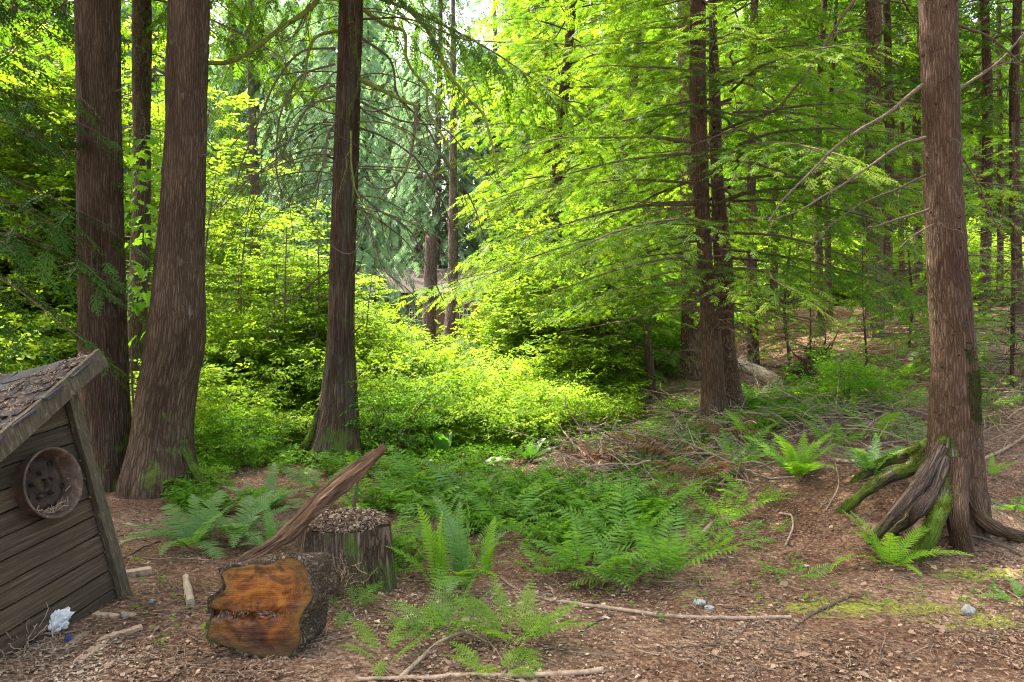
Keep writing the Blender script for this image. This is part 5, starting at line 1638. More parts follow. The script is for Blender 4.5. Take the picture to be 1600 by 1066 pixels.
# --- wood behind: conifer kinds, built once, then copied whole
def copy_tree(src, loc, s, rz, label, group=None, mat=None):
    c = src.copy(); COL.objects.link(c)
    c.location = loc; c.rotation_euler = (0, 0, rz); c.scale = (s, s, s)
    c["label"] = label
    if group: c["group"] = group
    for ch in src.children:
        d = ch.copy(); COL.objects.link(d); d.parent = c
    return c
protos = {}
def proto(name, kind, H, z0, rmax, nbr, mat, spr, slen, droop, tr, bark, seed, **kw):
    t = thing(kind, "-", "tree", (0, 0, 0))
    m = MB()
    r = np.random.default_rng(seed)
    b = r.normal(0, .12, 4)
    build_trunk(m, [(0, 0, 0, tr * 1.25), (b[0] * .3, b[1] * .3, .5, tr), (b[0], b[1], H * .3, tr * .85), (b[2], b[3], H * .65, tr * .5)], H, .03, 22, 60, amp=.008, hf=16, vf=5, seed=seed, lobes=root_lobes(.25, .3, [(1.6, 1), (3, .6), (4.6, .8)], .4, .3, .02))
    m.obj("trunk", M[bark], t, True)
    lf = MB(); wd = lf
    conifer_crown(lf, wd, (0, 0, 0), H, z0, rmax, nbr, spr, slen, droop, r, bw=.02, **kw)
    dead = lf
    for k in range(int(kw.get('ndead', 0)) or 30):
        z = r.uniform(.8, z0 + 2); a = r.random() * 6.28; L = r.uniform(.5, 1.8)
        s = np.linspace(0, 1, 7)
        pth = np.array([0, 0, z]) + np.array([math.cos(a), math.sin(a), 0.]) * (s * L)[:, None] + np.array([0, 0, 1.]) * (L * (.1 * s - .3 * s * s))[:, None] + np.cumsum(r.normal(0, .03, (7, 3)), 0) * L
        tube(dead, pth, .012 * (1 - .7 * s), 4, r.random(), cap=False, mat=1)
        for q in range(5):
            i = r.integers(1, 6); d = unit(r.normal(0, 1, 3) + [0, 0, -.3]); l = r.uniform(.15, .5)
            tube(dead, [pth[i], pth[i] + d * l * .5, pth[i] + d * l - [0, 0, .1 * l]], [.004, .003, .002], 3, r.random(), cap=False, mat=1)
    lf.obj("crown", [M[mat], M['twig']], t)
    protos[name] = [t, False]
proto('wide', "hemlock_tree", 20, 1.6, 4.2, 130, 'hem', SPRAY, .66, .5, .22, 'dark_bark', 1, top_taper=.7, dens=.7)
proto('cedar', "cedar_tree", 21, 1.0, 4.0, 130, 'hem', SPRAY_CEDAR, .72, .85, .26, 'grey_bark', 2, top_taper=.75, dens=.5, sag=.2)
proto('blue', "cedar_tree", 24, 0.6, 4.6, 170, 'blue', SPRAY, .80, .95, .26, 'grey_bark', 3, top_taper=.7, dens=.6, sag=.25)  # leaf colour carries the painted distance haze
proto('thin', "hemlock_tree", 17, 4.6, 2.6, 60, 'hem', SPRAY, .52, .45, .105, 'dark_bark', 4, top_taper=.6, dens=.62)
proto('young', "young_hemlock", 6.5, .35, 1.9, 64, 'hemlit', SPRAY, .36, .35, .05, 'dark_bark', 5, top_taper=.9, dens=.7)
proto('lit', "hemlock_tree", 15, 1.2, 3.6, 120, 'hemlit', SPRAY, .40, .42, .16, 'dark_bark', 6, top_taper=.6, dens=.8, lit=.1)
def plant(kind, px, D, s, label, group, rz=None):
    t, used = protos[kind]
    x = (px - CX) * D / F
    loc = (x, D, float(ground_z(x, D)) - .05)
    rz = rg.random() * 6.28 if rz is None else rz
    if not used:
        protos[kind][1] = True
        t.location = loc; t.rotation_euler = (0, 0, rz); t.scale = (s, s, s)
        t["label"] = label
        if group: t["group"] = group
        return t
    return copy_tree(t, loc, s, rz, label, group)
GB = "trees of the wood behind"
# the far-off wood that closes the view, one mass; its haze is leaf colour
fw = MB()
fr_ = np.random.default_rng(71)
for k in range(120):
    D = fr_.uniform(46, 72); x = fr_.uniform(-.95, .95) * D; Ht = fr_.uniform(18, 30); R0 = fr_.uniform(3, 4.6)
    tube(fw, [(x, D, -.5), (x, D, Ht * .6), (x, D, Ht)], [.35, .22, .03], 8, .5, cap=False, mat=1)
    n = 900
    h = fr_.random(n) ** .9; a = fr_.random(n) * 6.283
    rad = R0 * (1 - h) ** .75 * np.sqrt(fr_.uniform(.1, 1, n))
    p = np.stack([x + rad * np.cos(a), D + rad * np.sin(a), .3 + h * Ht], -1)
    T = SPRAY_FAR[k % 2]
    inst(fw, T[0], T[1], frames(np.stack([np.cos(a), np.sin(a), fr_.normal(-.8, .3, n)], -1), fr_.normal(0, .5, (n, 3)) + [0, 0, 1], fr_.uniform(1.1, 1.9, n)), p, np.clip(fr_.normal(.5, .2, n), 0, 1), T[2])
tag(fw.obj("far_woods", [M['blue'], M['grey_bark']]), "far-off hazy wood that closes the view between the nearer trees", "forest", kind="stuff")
# far wall
for (k, px, D, s, lab) in (
    ('blue', 538, 34, 1.0, "haze-blue feathery cedar right behind the dark cedar trunk"),
    ('blue', 650, 47, 1.2, "haze-blue cedar in the far middle, left of the tall grey trunk"),
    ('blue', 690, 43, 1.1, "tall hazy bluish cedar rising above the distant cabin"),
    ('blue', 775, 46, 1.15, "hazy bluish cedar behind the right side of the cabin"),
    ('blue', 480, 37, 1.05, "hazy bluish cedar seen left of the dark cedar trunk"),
    ('cedar', 400, 33, 1.0, "tall green cedar above the bright thicket, left of the drooping bare branches"),
    ('cedar', 300, 36, 1.0, "tall green conifer seen behind the bent furrowed trunk"),
    ('wide', 215, 30, 1.0, "green conifer rising behind the slim mossy trunk"),
    ('cedar', 110, 29, .95, "green conifer behind the left side of the straight furrowed trunk"),
    ('wide', 15, 27, .95, "leafy conifer at the far left edge behind the dark boughs"),
    ('cedar', -120, 30, 1.0, "conifer whose boughs reach in past the left edge"),
    ('lit', 850, 27, 1.15, "light green conifer in the far middle right of the cabin"),
    ('cedar', 925, 32, 1.05, "tall far conifer behind the spindly multi-stemmed shrub"),
    ('wide', 1010, 29, 1.0, "far conifer left of the close trunk pair"),
    ('cedar', 1090, 35, 1.05, "far conifer straight behind the close trunk pair"),
    ('wide', 1170, 40, 1.1, "far conifer just right of the close trunk pair"),
    ('cedar', 1260, 43, 1.1, "far conifer between the close pair and the slim straight trunks"),
    ('wide', 1345, 39, 1.1, "far conifer behind the pair of straight trunks left of the scaly trunk"),
    ('cedar', 1430, 42, 1.15, "far conifer showing at the left side of the scaly trunk"),
    ('wide', 1530, 38, 1.1, "far conifer just right of the scaly trunk"),
    ('cedar', 1620, 41, 1.1, "far conifer at the right edge"),
    ('wide', 1730, 38, 1.0, "conifer whose boughs reach in past the right edge"),
):
    plant(k, px, D, s, lab, GB)
GM = "slim trunks of the wood at the right"
for (k, px, D, s, lab) in (
    ('thin', 1178, 14.5, .95, "slim dark trunk just right of the close trunk pair"),
    ('thin', 1208, 20, 1.0, "thin shaded trunk second right of the close pair"),
    ('thin', 1283, 16, .85, "slim straight reddish trunk midway between the close pair and the scaly trunk"),
    ('thin', 1297, 17.5, .7, "thinner trunk touching the right side of the slim reddish one"),
    ('thin', 1367, 14.8, 1.5, "sturdier straight brown trunk left of the scaly trunk"),
    ('thin', 1384, 16.5, 1.0, "dimmer trunk half hidden behind the sturdier brown one"),
    ('thin', 1411, 21, .8, "thin far trunk midway between the sturdier brown one and the scaly trunk"),
    ('thin', 1438, 18, .95, "dark short-looking trunk close to the left of the scaly trunk"),
    ('thin', 1537, 17, 1.1, "grey-brown trunk nearest to the right of the scaly trunk"),
    ('thin', 1562, 20, .8, "thin dark trunk between the two near the right edge"),
    ('thin', 1592, 16, 1.05, "trunk at the very right edge of the wood"),
    ('thin', 1088, 13.0, 2.0, "dark stout trunk showing left of the close pair's foot"),
):
    plant(k, px, D, s, lab, GM)
GL = "mid-distance conifers with bright green boughs"
for (k, px, D, s, lab) in (
    ('lit', 885, 15.5, .92, "bright conifer left of the close pair filling the upper middle"),
    ('lit', 985, 21, 1.0, "bright conifer between the spindly shrub and the close pair"),
    ('lit', 1215, 25, 1.0, "bright conifer behind and right of the close pair"),
    ('young', 960, 12.5, .75, "small young hemlock left of the close pair's foot"),
    ('young', 1235, 14, .62, "small young hemlock behind the fallen log"),
    ('young', 1480, 11, .55, "small young hemlock directly behind the scaly trunk"),
    ('young', 1580, 9.5, .55, "small young hemlock at the right edge behind the bank"),
    ('young', 1350, 10.5, .34, "knee-high hemlock seedling on the bank above the mossy root"),
    ('young', 1265, 11.5, .32, "knee-high hemlock seedling in front of the root wad"),
    ('young', 1510, 8.2, .26, "knee-high hemlock seedling peeping out right behind the scaly trunk"),
    ('young', 1420, 13.0, .5, "small young hemlock left of the scaly trunk by the root wad"),
):
    plant(k, px, D, s, lab, GL)
# slender sapling and small dark leaning trunk left of the pair
t = thing("sapling", "slender pale sapling trunk standing left of the close pair", "tree", GP(940, 640))
g = GP(940, 640)
m = MB(); tube(m, smooth_path([(g.x, g.y, g.z - .1), tuple(P(938, 590, g.y)), tuple(P(934, 530, g.y)), tuple(P(930, 400, g.y))], 30), np.linspace(.045, .02, 30), 14, .5); m.obj("trunk", M['grey_bark'], t, True)
lf = MB(); T = [leaf_cluster(7, .07, k) for k in range(3)]
shr = np.random.default_rng(5)
for k in range(3):
    n = 120; p = np.array(P(930, 430, g.y)) + shr.normal(0, 1, (n, 3)) * [.5, .5, .55]
    inst(lf, T[k][0], T[k][1], frames(shr.normal(0, 1, (n, 3)) * [1, 1, .3], shr.normal(0, .3, (n, 3)) + [0, 0, 1], shr.uniform(.8, 1.2, n)), p, np.clip(shr.normal(.5, .2, n), 0, 1), T[k][2])
lf.obj("crown", M['maple'], t)
t = thing("snag", "small black leaning dead trunk between sapling and close pair", "tree", GP(1026, 628))
g = GP(1026, 628)
m = MB(); tube(m, smooth_path([(g.x, g.y, g.z - .1), tuple(P(1018, 590, g.y)), tuple(P(1014, 560, g.y)), tuple(P(1008, 505, g.y))], 20), np.linspace(.10, .04, 20), 16, .3, bark=lambda bk, TH, S: .012 * fbm(bk * 12, 3, 2)); m.obj("trunk", M['dark_bark'], t, True)

# --- vine maple: several spindly stems with layered yellow-green leaves
def vine(px, py, tops, spread, col, label, seed, n=420, leaf=.075, D=None, group="vine maples"):
    r = np.random.default_rng(seed)
    g = GP(px, py) if D is None else Vector(((px - CX) * D / F, D, float(ground_z((px - CX) * D / F, D))))
    t = thing("sapling" if group.startswith("thin") else "vine_maple", label, "tree", g, group)
    w, lf = MB(), MB()
    T = [leaf_cluster(8, leaf, k + 40, .7, .2) for k in range(4)]
    for (a, b, dD) in tops:
        e = P(a, b, g.y + dD)
        mid = (Vector(g) * .45 + e * .55) + Vector((r.normal(0, .1), r.normal(0, .1), .1))
        sp = smooth_path([(g.x + r.normal(0, .05), g.y, g.z - .1), tuple(mid), tuple(e)], 20)
        wd = MB(); tube(wd, sp, np.linspace(.022, .006, 20), 7, r.random())
        L = []
        for k in range(int(n / len(tops) / 8)):
            i = r.integers(6, 20)
            d = unit(np.array([r.normal(), r.normal(), r.normal(.05, .12)])); l = r.uniform(.3, 1) * spread
            q = np.linspace(0, 1, 6)
            pth = sp[i] + d * (q * l)[:, None] - np.array([0, 0, .18 * l]) * (q ** 2)[:, None]
            tube(wd, pth, .005 * (1 - .6 * q), 4, r.random(), cap=False)
            for s in range(8):
                u = r.uniform(.25, 1)
                L.append((sp[i] + d * u * l - np.array([0, 0, .18 * l * u * u]) + r.normal(0, 1, 3) * [.13, .13, .03], d + r.normal(0, .7, 3) * [1, 1, .2]))
        wd.obj("stem", M['twig'], t)
        P_ = np.array([a_ for a_, _ in L]); Dd = np.array([b_ for _, b_ in L])
        wh = r.integers(0, 4, len(P_))
        for k in range(4):
            q = wh == k
            inst(lf, T[k][0], T[k][1], frames(Dd[q], r.normal(0, .22, (q.sum(), 3)) + [0, 0, 1], r.uniform(.8, 1.25, q.sum())), P_[q], np.clip(r.normal(.55, .2, q.sum()), 0, 1), T[k][2])
    lf.obj("foliage", M[col], t)
vine(938, 618, ((905, 360, .3), (925, 330, 0), (945, 380, .6), (880, 420, -.4), (860, 470, -.8), (820, 400, .5)), 1.0, 'salmon', "spindly multi-stemmed vine maple left of the close trunk pair", 1, 1500, D=12.3)
vine(800, 585, ((805, 385, .4), (830, 340, .5), (855, 430, -.5), (810, 470, 0), (860, 380, 0)), .75, 'lime', "pale yellow-green vine maple with layered leaves in the middle clearing", 2, 1900, D=13.5)
vine(60, 610, ((20, 120, 0), (70, 60, .5), (110, 160, 0), (-40, 200, 0), (60, 250, .5), (100, 330, 0), (10, 330, 1)), 1.6, 'salmon', "tall bright maple filling the upper left corner behind dark boughs", 4, 9000, .10, D=12.5)
vine(250, 600, ((200, 120, 1), (240, 250, 0), (330, 150, .5), (240, 60, 1), (360, 260, 0), (180, 380, 0)), 1.4, 'lime', "bright maple behind the gap of the two thick furrowed trunks", 5, 2000, .09, D=13)
vine(400, 590, ((350, 330, 0), (400, 310, .5), (370, 400, 0), (450, 370, 0), (420, 440, -.5)), .9, 'lime', "upright bright young maple right of the bent furrowed trunk", 6, 1600, .08, D=12.8)
vine(470, 600, ((470, 400, 0), (500, 430, .5), (440, 480, 0), (510, 480, 0)), .8, 'lime', "lower bright young maple just left of the dark cedar trunk", 7, 2200, .08, D=12)

GA = "thin upright saplings in the thicket"
for i_, (px_, D_, top_, sp__, lab_) in enumerate(((332, 10.6, 265, .45, "thin sapling rising just right of the bent furrowed trunk"), (385, 11.0, 300, .45, "thin sapling in the thicket between bent trunk and dark cedar, taller one"), (442, 10.8, 355, .4, "shorter thin sapling in the thicket left of the dark cedar"), (490, 11.4, 330, .4, "thin sapling close to the left side of the dark cedar"), (598, 9.6, 540, .35, "small dark-stemmed sapling right of the cedar foot"), (575, 11.2, 430, .4, "thin sapling close to the right side of the dark cedar"))):
    vine(px_, 600, ((px_ + 6, top_, 0), (px_ - 10, top_ + 60, .1)), sp__, 'salmon', lab_, 40 + i_, 260 if i_ != 4 else 120, .06, D=D_, group=GA)
# --- thicket shrubs
def shrub_proto(name, kind, cat, mat, seed, **kw):
    t = thing(kind, "-", cat, (0, 0, 0))
    lf = MB(); wd = lf
    shrub(lf, wd, np.random.default_rng(seed), **kw)
    lf.obj("foliage", [M[mat], M['twig']], t)
    protos[name] = [t, False]
T1 = [leaf_cluster(7, .075, k) for k in range(5)]
T2 = [leaf_cluster(6, .055, k + 60, .6, .12) for k in range(5)]
shrub_proto('s1', "salmonberry_bush", "bush", 'salmon', 1, H=2.4, R=1.4, stems=11, clusters=2300, tmpl=T1)
shrub_proto('s2', "salmonberry_bush", "bush", 'salmon', 2, H=1.7, R=1.3, stems=10, clusters=2000, tmpl=T1)
shrub_proto('s3', "salmonberry_bush", "bush", 'lime', 3, H=1.3, R=1.2, stems=10, clusters=1700, tmpl=T2)
shrub_proto('s4', "salmonberry_bush", "bush", 'low', 4, H=1.2, R=1.1, stems=9, clusters=1600, tmpl=T2)
shrub_proto('s5', "huckleberry_bush", "bush", 'maple', 5, H=1.5, R=.8, stems=8, clusters=900, tmpl=T2)
GS = "bushes of the bright thicket"
for (k, px, D, s, lab) in (
    ('s1', -40, 11, 1.1, "bright bush at the left edge above the shed roof"),
    ('s1', 70, 12, 1.1, "bright bush behind the ridge of the shed roof"),
    ('s1', 20, 15, 1.2, "farther bright bush at the left edge"),
    ('s1', 230, 12.5, 1.1, "bright bush seen low in the gap between thick trunks"),
    ('s1', 345, 11.2, 1.05, "bright bush right beside the bent furrowed trunk"),
    ('s2', 320, 9.0, .8, "low green bush at the mossy foot of the bent trunk"),
    ('s1', 400, 12.2, 1.15, "tall bright bush in the thicket left of the dark cedar"),
    ('s2', 395, 10.8, .9, "green bush in front of the thicket, midway between bent trunk and cedar"),
    ('s1', 470, 11.2, 1.0, "bright bush touching the left side of the dark cedar"),
    ('s2', 455, 10.7, .75, "low bush at the left foot of the dark cedar"),
    ('s1', 480, 14.5, 1.2, "farther bright bush left behind the dark cedar"),
    ('s1', 590, 12.0, .95, "bright bush touching the right side of the dark cedar"),
    ('s2', 592, 10.9, .9, "leafy green bush low at the right of the dark cedar"),
    ('s2', 640, 12.8, .7, "bright bush right of the dark cedar, before the far trunks"),
    ('s2', 650, 10.4, .9, "mid-green bush above the broad cabbage leaves"),
    ('s3', 700, 11.6, .75, "yellow-green bush left of the middle of the clearing"),
    ('s3', 760, 12.4, .75, "yellow-green bush in the sunlit middle of the clearing"),
    ('s3', 730, 10.2, .9, "low yellow-green bush above the broad cabbage leaves, right part"),
    ('s3', 815, 11.0, 1.0, "brightest yellow bush at the right of the clearing"),
    ('s3', 800, 9.6, .75, "low sunlit bush in front of the brightest one"),
    ('s3', 865, 12.3, 1.0, "yellow bush at the right end of the clearing before the vine maple"),
    ('s3', 880, 10.3, .6, "small yellow bush above the brush heap's left end"),
    ('s1', 560, 15.5, .95, "far bright bush behind the dark cedar trunk"),
    ('s3', 720, 17, .8, "far bright bush in front of the distant cabin"),
    ('s2', 800, 16, 1.2, "far green bush under the pale vine maple"),
    ('s2', 890, 15, 1.2, "far green bush behind the spindly vine maple"),
    ('s4', 1000, 14, 1.2, "shaded green bush behind the small black leaning trunk"),
    ('s4', 1060, 17, 1.4, "shaded green bush left behind the close pair"),
    ('s3', 1180, 22, 2.0, "green bush far behind the fallen log"),
    ('s2', 1245, 25, 1.9, "lit green bush in the far gap right of the close pair"),
    ('s3', 1320, 24, 2.2, "lit green bush in the far gap before the sturdier brown trunk"),
    ('s2', 1410, 25, 1.9, "green bush in the far gap left of the scaly trunk"),
    ('s3', 1555, 23, 2.2, "green bush in the far gap right of the scaly trunk"),
    ('s5', 618, 8.9, .8, "airy small huckleberry bush right of the cedar foot"),
    ('s5', 395, 8.3, .5, "airy little bush in the hollow left of the cedar foot"),
    ('s4', 350, 8.0, .55, "low leafy clump at the right of the mossy root"),
    ('s4', 1330, 9.6, .6, "low leafy clump on the bank left of the scaly trunk"),
):
    plant(k, px, D, s, lab, GS)

# --- ground cover: little herbs, past counting
def cover(name, label, n, ylo, pxs, D1, tm, mat, size, hgt_, seed, dens=-.1):
    r = np.random.default_rng(seed)
    px = r.uniform(pxs[0], pxs[-1], n)
    y0 = np.interp(px, pxs, ylo)
    D0 = 1848 / (y0 - 500)
    D = D0 + (D1 - D0) * r.random(n) ** 1.3
    x = (px - CX) * D / F
    kp = (fbm(np.stack([x, D, x * 0], -1) * 1.3, 3, seed) > dens) | ((D > 9) & (px < 1000))
    x, D = x[kp], D[kp]; n = len(x)
    z = ground_z(x, D)
    h = r.uniform(.02, hgt_, n)
    d = np.stack([r.normal(0, 1, n), r.normal(0, 1, n), r.normal(0, .12, n)], -1)
    wh = r.integers(0, len(tm), n)
    mb = MB()
    tone = np.clip(.45 + .25 * fbm(np.stack([x, D, x * 0], -1) * 1.1, 2, 3) + r.normal(0, .12, n), 0, 1)
    for k, T in enumerate(tm):
        q = wh == k
        inst(mb, T[0], T[1], frames(d[q], r.normal(0, .25, (q.sum(), 3)) + [0, 0, 1], size * r.uniform(.6, 1.2, q.sum())), np.stack([x, D, z + h], -1)[q], tone[q], T[2])
    tag(mb.obj(name, M[mat]), label, "ground cover", kind="stuff")
T3 = [leaf_cluster(5, .045, k + 80, .75, .06) for k in range(4)]
cover("ground_cover", "low green herbs covering the floor of the hollow", 30000, [800, 822, 835, 868, 890, 880, 850, 790, 745, 705], [270, 330, 420, 500, 620, 900, 1000, 1100, 1200, 1330], 12.5, T3, 'low', 1.0, .16, 51)
cover("herb_layer", "taller bright herbs under the thicket", 13000, [735, 712, 700, 702, 712, 700, 690], [280, 400, 480, 580, 700, 850, 1000], 16, T1, 'salmon', .85, .5, 52)
cover("bank_cover", "sparse green sprigs over the right bank", 5200, [720, 700, 690, 640, 640], [1050, 1180, 1300, 1480, 1640], 17, T2, 'low', .8, .22, 53, .35)
cover("seedlings", "few tiny green seedlings on the bare floor", 260, [1040, 1040, 1000, 940, 960], [200, 500, 900, 1250, 1640], 5.2, T3, 'low', .6, .03, 54, .2)

# --- skunk cabbage: broad upright leaves
def cabbage(px, py, leaves, label, seed):
    g = GP(px, py); r = np.random.default_rng(seed)
    t = thing("skunk_cabbage", label, "plant", g, "skunk cabbages")
    for (az, el, L, W) in leaves:
        m = MB()
        n = 14
        s = np.linspace(0, 1, n); el_ = el - .5 * s * r.uniform(.3, 1.2)
        x = np.concatenate([[0], np.cumsum(np.cos(el_[:-1]) * np.diff(s))]) * L
        z = np.concatenate([[0], np.cumsum(np.sin(el_[:-1]) * np.diff(s))]) * L
        wd = W * np.sin(np.clip(s * 1.02, 0, 1) ** .75 * math.pi) ** .8 * .5 + .006
        c_s = np.linspace(-1, 1, 7)
        X = x[:, None] + 0 * c_s - .3 * np.abs(c_s) * wd[:, None] * np.sin(el_)[:, None] * .6
        Y = wd[:, None] * c_s
        Z = z[:, None] + np.abs(c_s) * wd[:, None] * .35 + .008 * np.sin(s * 30)[:, None] * np.abs(c_s)
        i, j = np.meshgrid(np.arange(n - 1), np.arange(6), indexing='ij')
        v = np.stack([X, Y, Z], -1).reshape(-1, 3)
        ca, sa = math.cos(az), math.sin(az)
        v = v @ np.array([[ca, sa, 0], [-sa, ca, 0], [0, 0, 1]])
        m.add(v, np.stack([i * 7 + j, i * 7 + j + 1, (i + 1) * 7 + j + 1, (i + 1) * 7 + j], -1).reshape(-1, 4), r.uniform(.3, .8), v)
        o = m.obj("leaf", M['cab'], None, True); o.parent = t
M['cab'] = leaf_mat("broad_leaf", (0.03, 0.09, 0.012), (0.05, 0.14, 0.02), (0.10, 0.22, 0.025), .4, rough=.35, spec=.5)
cabbage(690, 718, ((-1.6, 1.25, .40, .17), (-1.2, 1.1, .34, .15), (-2.2, 1.3, .38, .14), (1.2, 1.1, .4, .16)), "upright broad green leaves left of the middle of the hollow", 1)
cabbage(742, 735, ((-2.9, .55, .42, .18), (.2, .45, .46, .2), (-.9, .5, .36, .16), (-1.9, .6, .34, .15)), "broad dark shiny leaves lying flat in the middle of the hollow", 2)
cabbage(828, 722, ((-2.6, .7, .34, .15), (-1.5, 1.25, .30, .1), (-.2, .6, .36, .16), (.6, 1.0, .34, .12), (-1.0, .5, .3, .13)), "broad dark leaves by the left end of the brush heap", 3)
cabbage(640, 735, ((-2.9, .7, .38, .15), (-.3, .6, .36, .15), (-1.6, .8, .33, .14)), "broad leaves just above the tip of the leaning log", 4)

# --- ferns
FN = [ # px, py, kind, fronds, length, steepness, material, label
 (300, 856, 's', 15, .62, .75, 'sword', "large arching sword fern between the shed and the leaning log"),
 (372, 846, 's', 12, .60, .85, 'sword', "bluish sword fern just behind the thin end of the leaning log"),
 (428, 862, 's', 8, .36, 1.2, 'sword', "small upright sword fern between leaning log and cut log"),
 (415, 800, 's', 10, .50, .85, 'sword', "pale sword fern behind the middle of the leaning log"),
 (505, 795, 's', 8, .36, .8, 'sword', "small fern behind the stump, under the leaning log"),
 (688, 925, 's', 6, .52, 1.35, 'limefern', "upright yellow-green fern right of the stump"),
 (722, 925, 's', 7, .62, 1.35, 'sword', "tall upright bluish sword fern right of the stump"),
 (755, 905, 's', 5, .40, 1.3, 'limefern', "short yellowing fern at the right of the tall upright one"),
 (628, 900, 'l', 9, .42, .8, 'fern', "lady fern hugging the right side of the stump"),
 (545, 955, 'l', 7, .26, .6, 'fern', "small lady fern in the gap between cut log and stump"),
 (685, 1000, 'l', 12, .40, .8, 'fern', "dark green lady fern before the tall upright fern"),
 (805, 1008, 'l', 14, .46, .55, 'limefern', "pale spreading lady fern at the bottom middle"),
 (600, 1035, 'l', 6, .30, .5, 'limefern', "sparse pale fern sprig right of the cut log near the bottom"),
 (770, 1060, 'l', 6, .28, .5, 'limefern', "pale fern sprig at the bottom edge beside the grey stick"),
 (915, 900, 'l', 13, .58, .65, 'fern', "large lady fern at the front left of the middle fern patch"),
 (1038, 905, 'l', 13, .56, .85, 'fern', "large lady fern at the front right of the middle fern patch"),
 (978, 862, 'l', 12, .60, .7, 'fern', "lady fern in the heart of the middle fern patch"),
 (870, 850, 'l', 10, .52, .6, 'fern', "lady fern at the left of the middle fern patch"),
 (1090, 830, 'l', 9, .44, .6, 'fern', "lady fern at the right end of the middle fern patch"),
 (935, 810, 'l', 11, .6, .7, 'fern', "lady fern at the back left of the middle fern patch"),
 (1010, 812, 'l', 10, .55, .7, 'fern', "lady fern at the back of the middle fern patch"),
 (1130, 812, 'l', 8, .45, .6, 'limefern', "bright lady fern below the brush heap's right end"),
 (790, 830, 'l', 10, .55, .6, 'fern', "lady fern between the upright fern and the middle patch"),
 (700, 820, 'l', 10, .5, .7, 'fern', "lady fern behind the tall upright fern"),
 (640, 800, 'l', 11, .6, .6, 'fern', "lady fern behind the stump to its right"),
 (575, 800, 'l', 9, .5, .7, 'limefern', "bright fern showing between the leaning log tip and the stump"),
 (745, 790, 'l', 12, .65, .55, 'sword', "bluish spreading fern below the broad dark leaves"),
 (655, 765, 'l', 11, .6, .6, 'fern', "fern just right of the leaning log's tip"),
 (820, 775, 'l', 11, .6, .6, 'fern', "fern right of the broad flat leaves"),
 (870, 765, 'l', 9, .5, .6, 'fern', "fern at the left foot of the brush heap"),
 (565, 745, 'l', 10, .55, .7, 'fern', "fern left of the leaning log's tip"),
 (500, 765, 'l', 10, .45, .6, 'sword', "fern below the cedar foot, left of the leaning log"),
 (590, 705, 'l', 9, .55, .7, 'fern', "fern at the right foot of the dark cedar"),
 (1120, 760, 'l', 9, .5, .7, 'fern', "fern under the close pair amid the brush"),
 (1060, 775, 'l', 8, .45, .7, 'limefern', "bright fern in the brush heap's middle"),
 (1155, 735, 'l', 9, .55, .85, 'fern', "fern at the right foot of the close pair"),
 (1180, 790, 'l', 7, .4, .6, 'limefern', "bright fern below the sunlit sword fern"),
 (1245, 748, 's', 14, .56, 1.05, 'limefern', "sunlit yellow-green sword fern on the bank"),
 (1362, 748, 's', 13, .48, 1.0, 'sword', "sword fern on top of the mossy root"),
 (1368, 688, 's', 11, .52, 1.0, 'limefern', "lit sword fern behind the bank, left of the scaly trunk"),
 (1390, 886, 's', 10, .46, .95, 'limefern', "sword fern in front of the exposed roots"),
 (1245, 905, 'l', 5, .28, .35, 'fern', "small flat fern sprig on the bare floor left of the roots"),
 (1210, 830, 'l', 5, .22, .4, 'fern', "tiny fern sprig at the foot of the bank"),
 (1590, 940, 's', 5, .25, .6, 'fern', "small fern cut off by the right edge"),
 (1585, 800, 'l', 8, .36, .3, 'fern', "flat dark green fern at the right edge beside the roots"),
 (1545, 745, 's', 5, .3, 1.2, 'limefern', "small pale fern right of the scaly trunk"),
 (1190, 640, 'l', 9, .6, .6, 'fern', "fern below the pale fallen log"),
 (1290, 640, 'l', 9, .7, .6, 'limefern', "fern in front of the root wad"),
 (1420, 645, 'l', 9, .7, .6, 'fern', "fern left behind the scaly trunk"),
 (845, 650, 's', 10, .8, 1.1, 'limefern', "sunlit fern in the yellow clearing above the brush heap"),
 (1050, 690, 'l', 8, .6, .6, 'fern', "fern in the shade left of the close pair"),
 (1300, 700, 'l', 8, .5, .7, 'fern', "fern between the sunlit fern and the one on the mossy root"),
 (1440, 700, 'l', 7, .5, .6, 'fern', "fern at the left flank of the scaly trunk"),
 (1335, 655, 's', 8, .5, .9, 'fern', "shaded fern on the bank midway between root wad and scaly trunk"),
 (1385, 610, 'l', 9, .8, .6, 'limefern', "light green fern high on the bank left of the scaly trunk"),
 (1240, 665, 'l', 9, .6, .6, 'fern', "low fern behind the sunlit sword fern"),
 (1430, 590, 'l', 8, .8, .6, 'fern', "farthest fern on the bank left of the scaly trunk"),
 (1560, 640, 'l', 8, .6, .6, 'fern', "fern on the bank at the right edge behind the pale branches"),
 (1310, 590, 'l', 8, .9, .6, 'limefern', "light fern beside the root wad"),
 (600, 842, 'l', 9, .45, .6, 'fern', "lady fern peeping out right behind the stump top"),
 (668, 858, 'l', 9, .42, .55, 'fern', "low fern between the stump and the tall upright fern, behind"),
 (735, 862, 'l', 8, .42, .55, 'fern', "low fern behind the short yellowing fern"),
 (850, 900, 'l', 9, .40, .5, 'fern', "lady fern left in front of the middle fern patch"),
 (975, 915, 'l', 8, .40, .6, 'fern', "lady fern between the two large front ferns of the patch"),
 (1110, 868, 'l', 8, .36, .55, 'limefern', "small light fern beside the short thick branch piece"),
 (1155, 850, 'l', 7, .30, .5, 'fern', "small fern right of the short thick branch piece"),
 (800, 795, 'l', 10, .5, .6, 'limefern', "light fern in the middle of the hollow below the flat broad leaves"),
 (900, 790, 'l', 10, .5, .6, 'limefern', "light fern below the left part of the brush heap"),
 (1175, 700, 's', 8, .5, .9, 'limefern', "lit fern just left of the sunlit sword fern"),
]
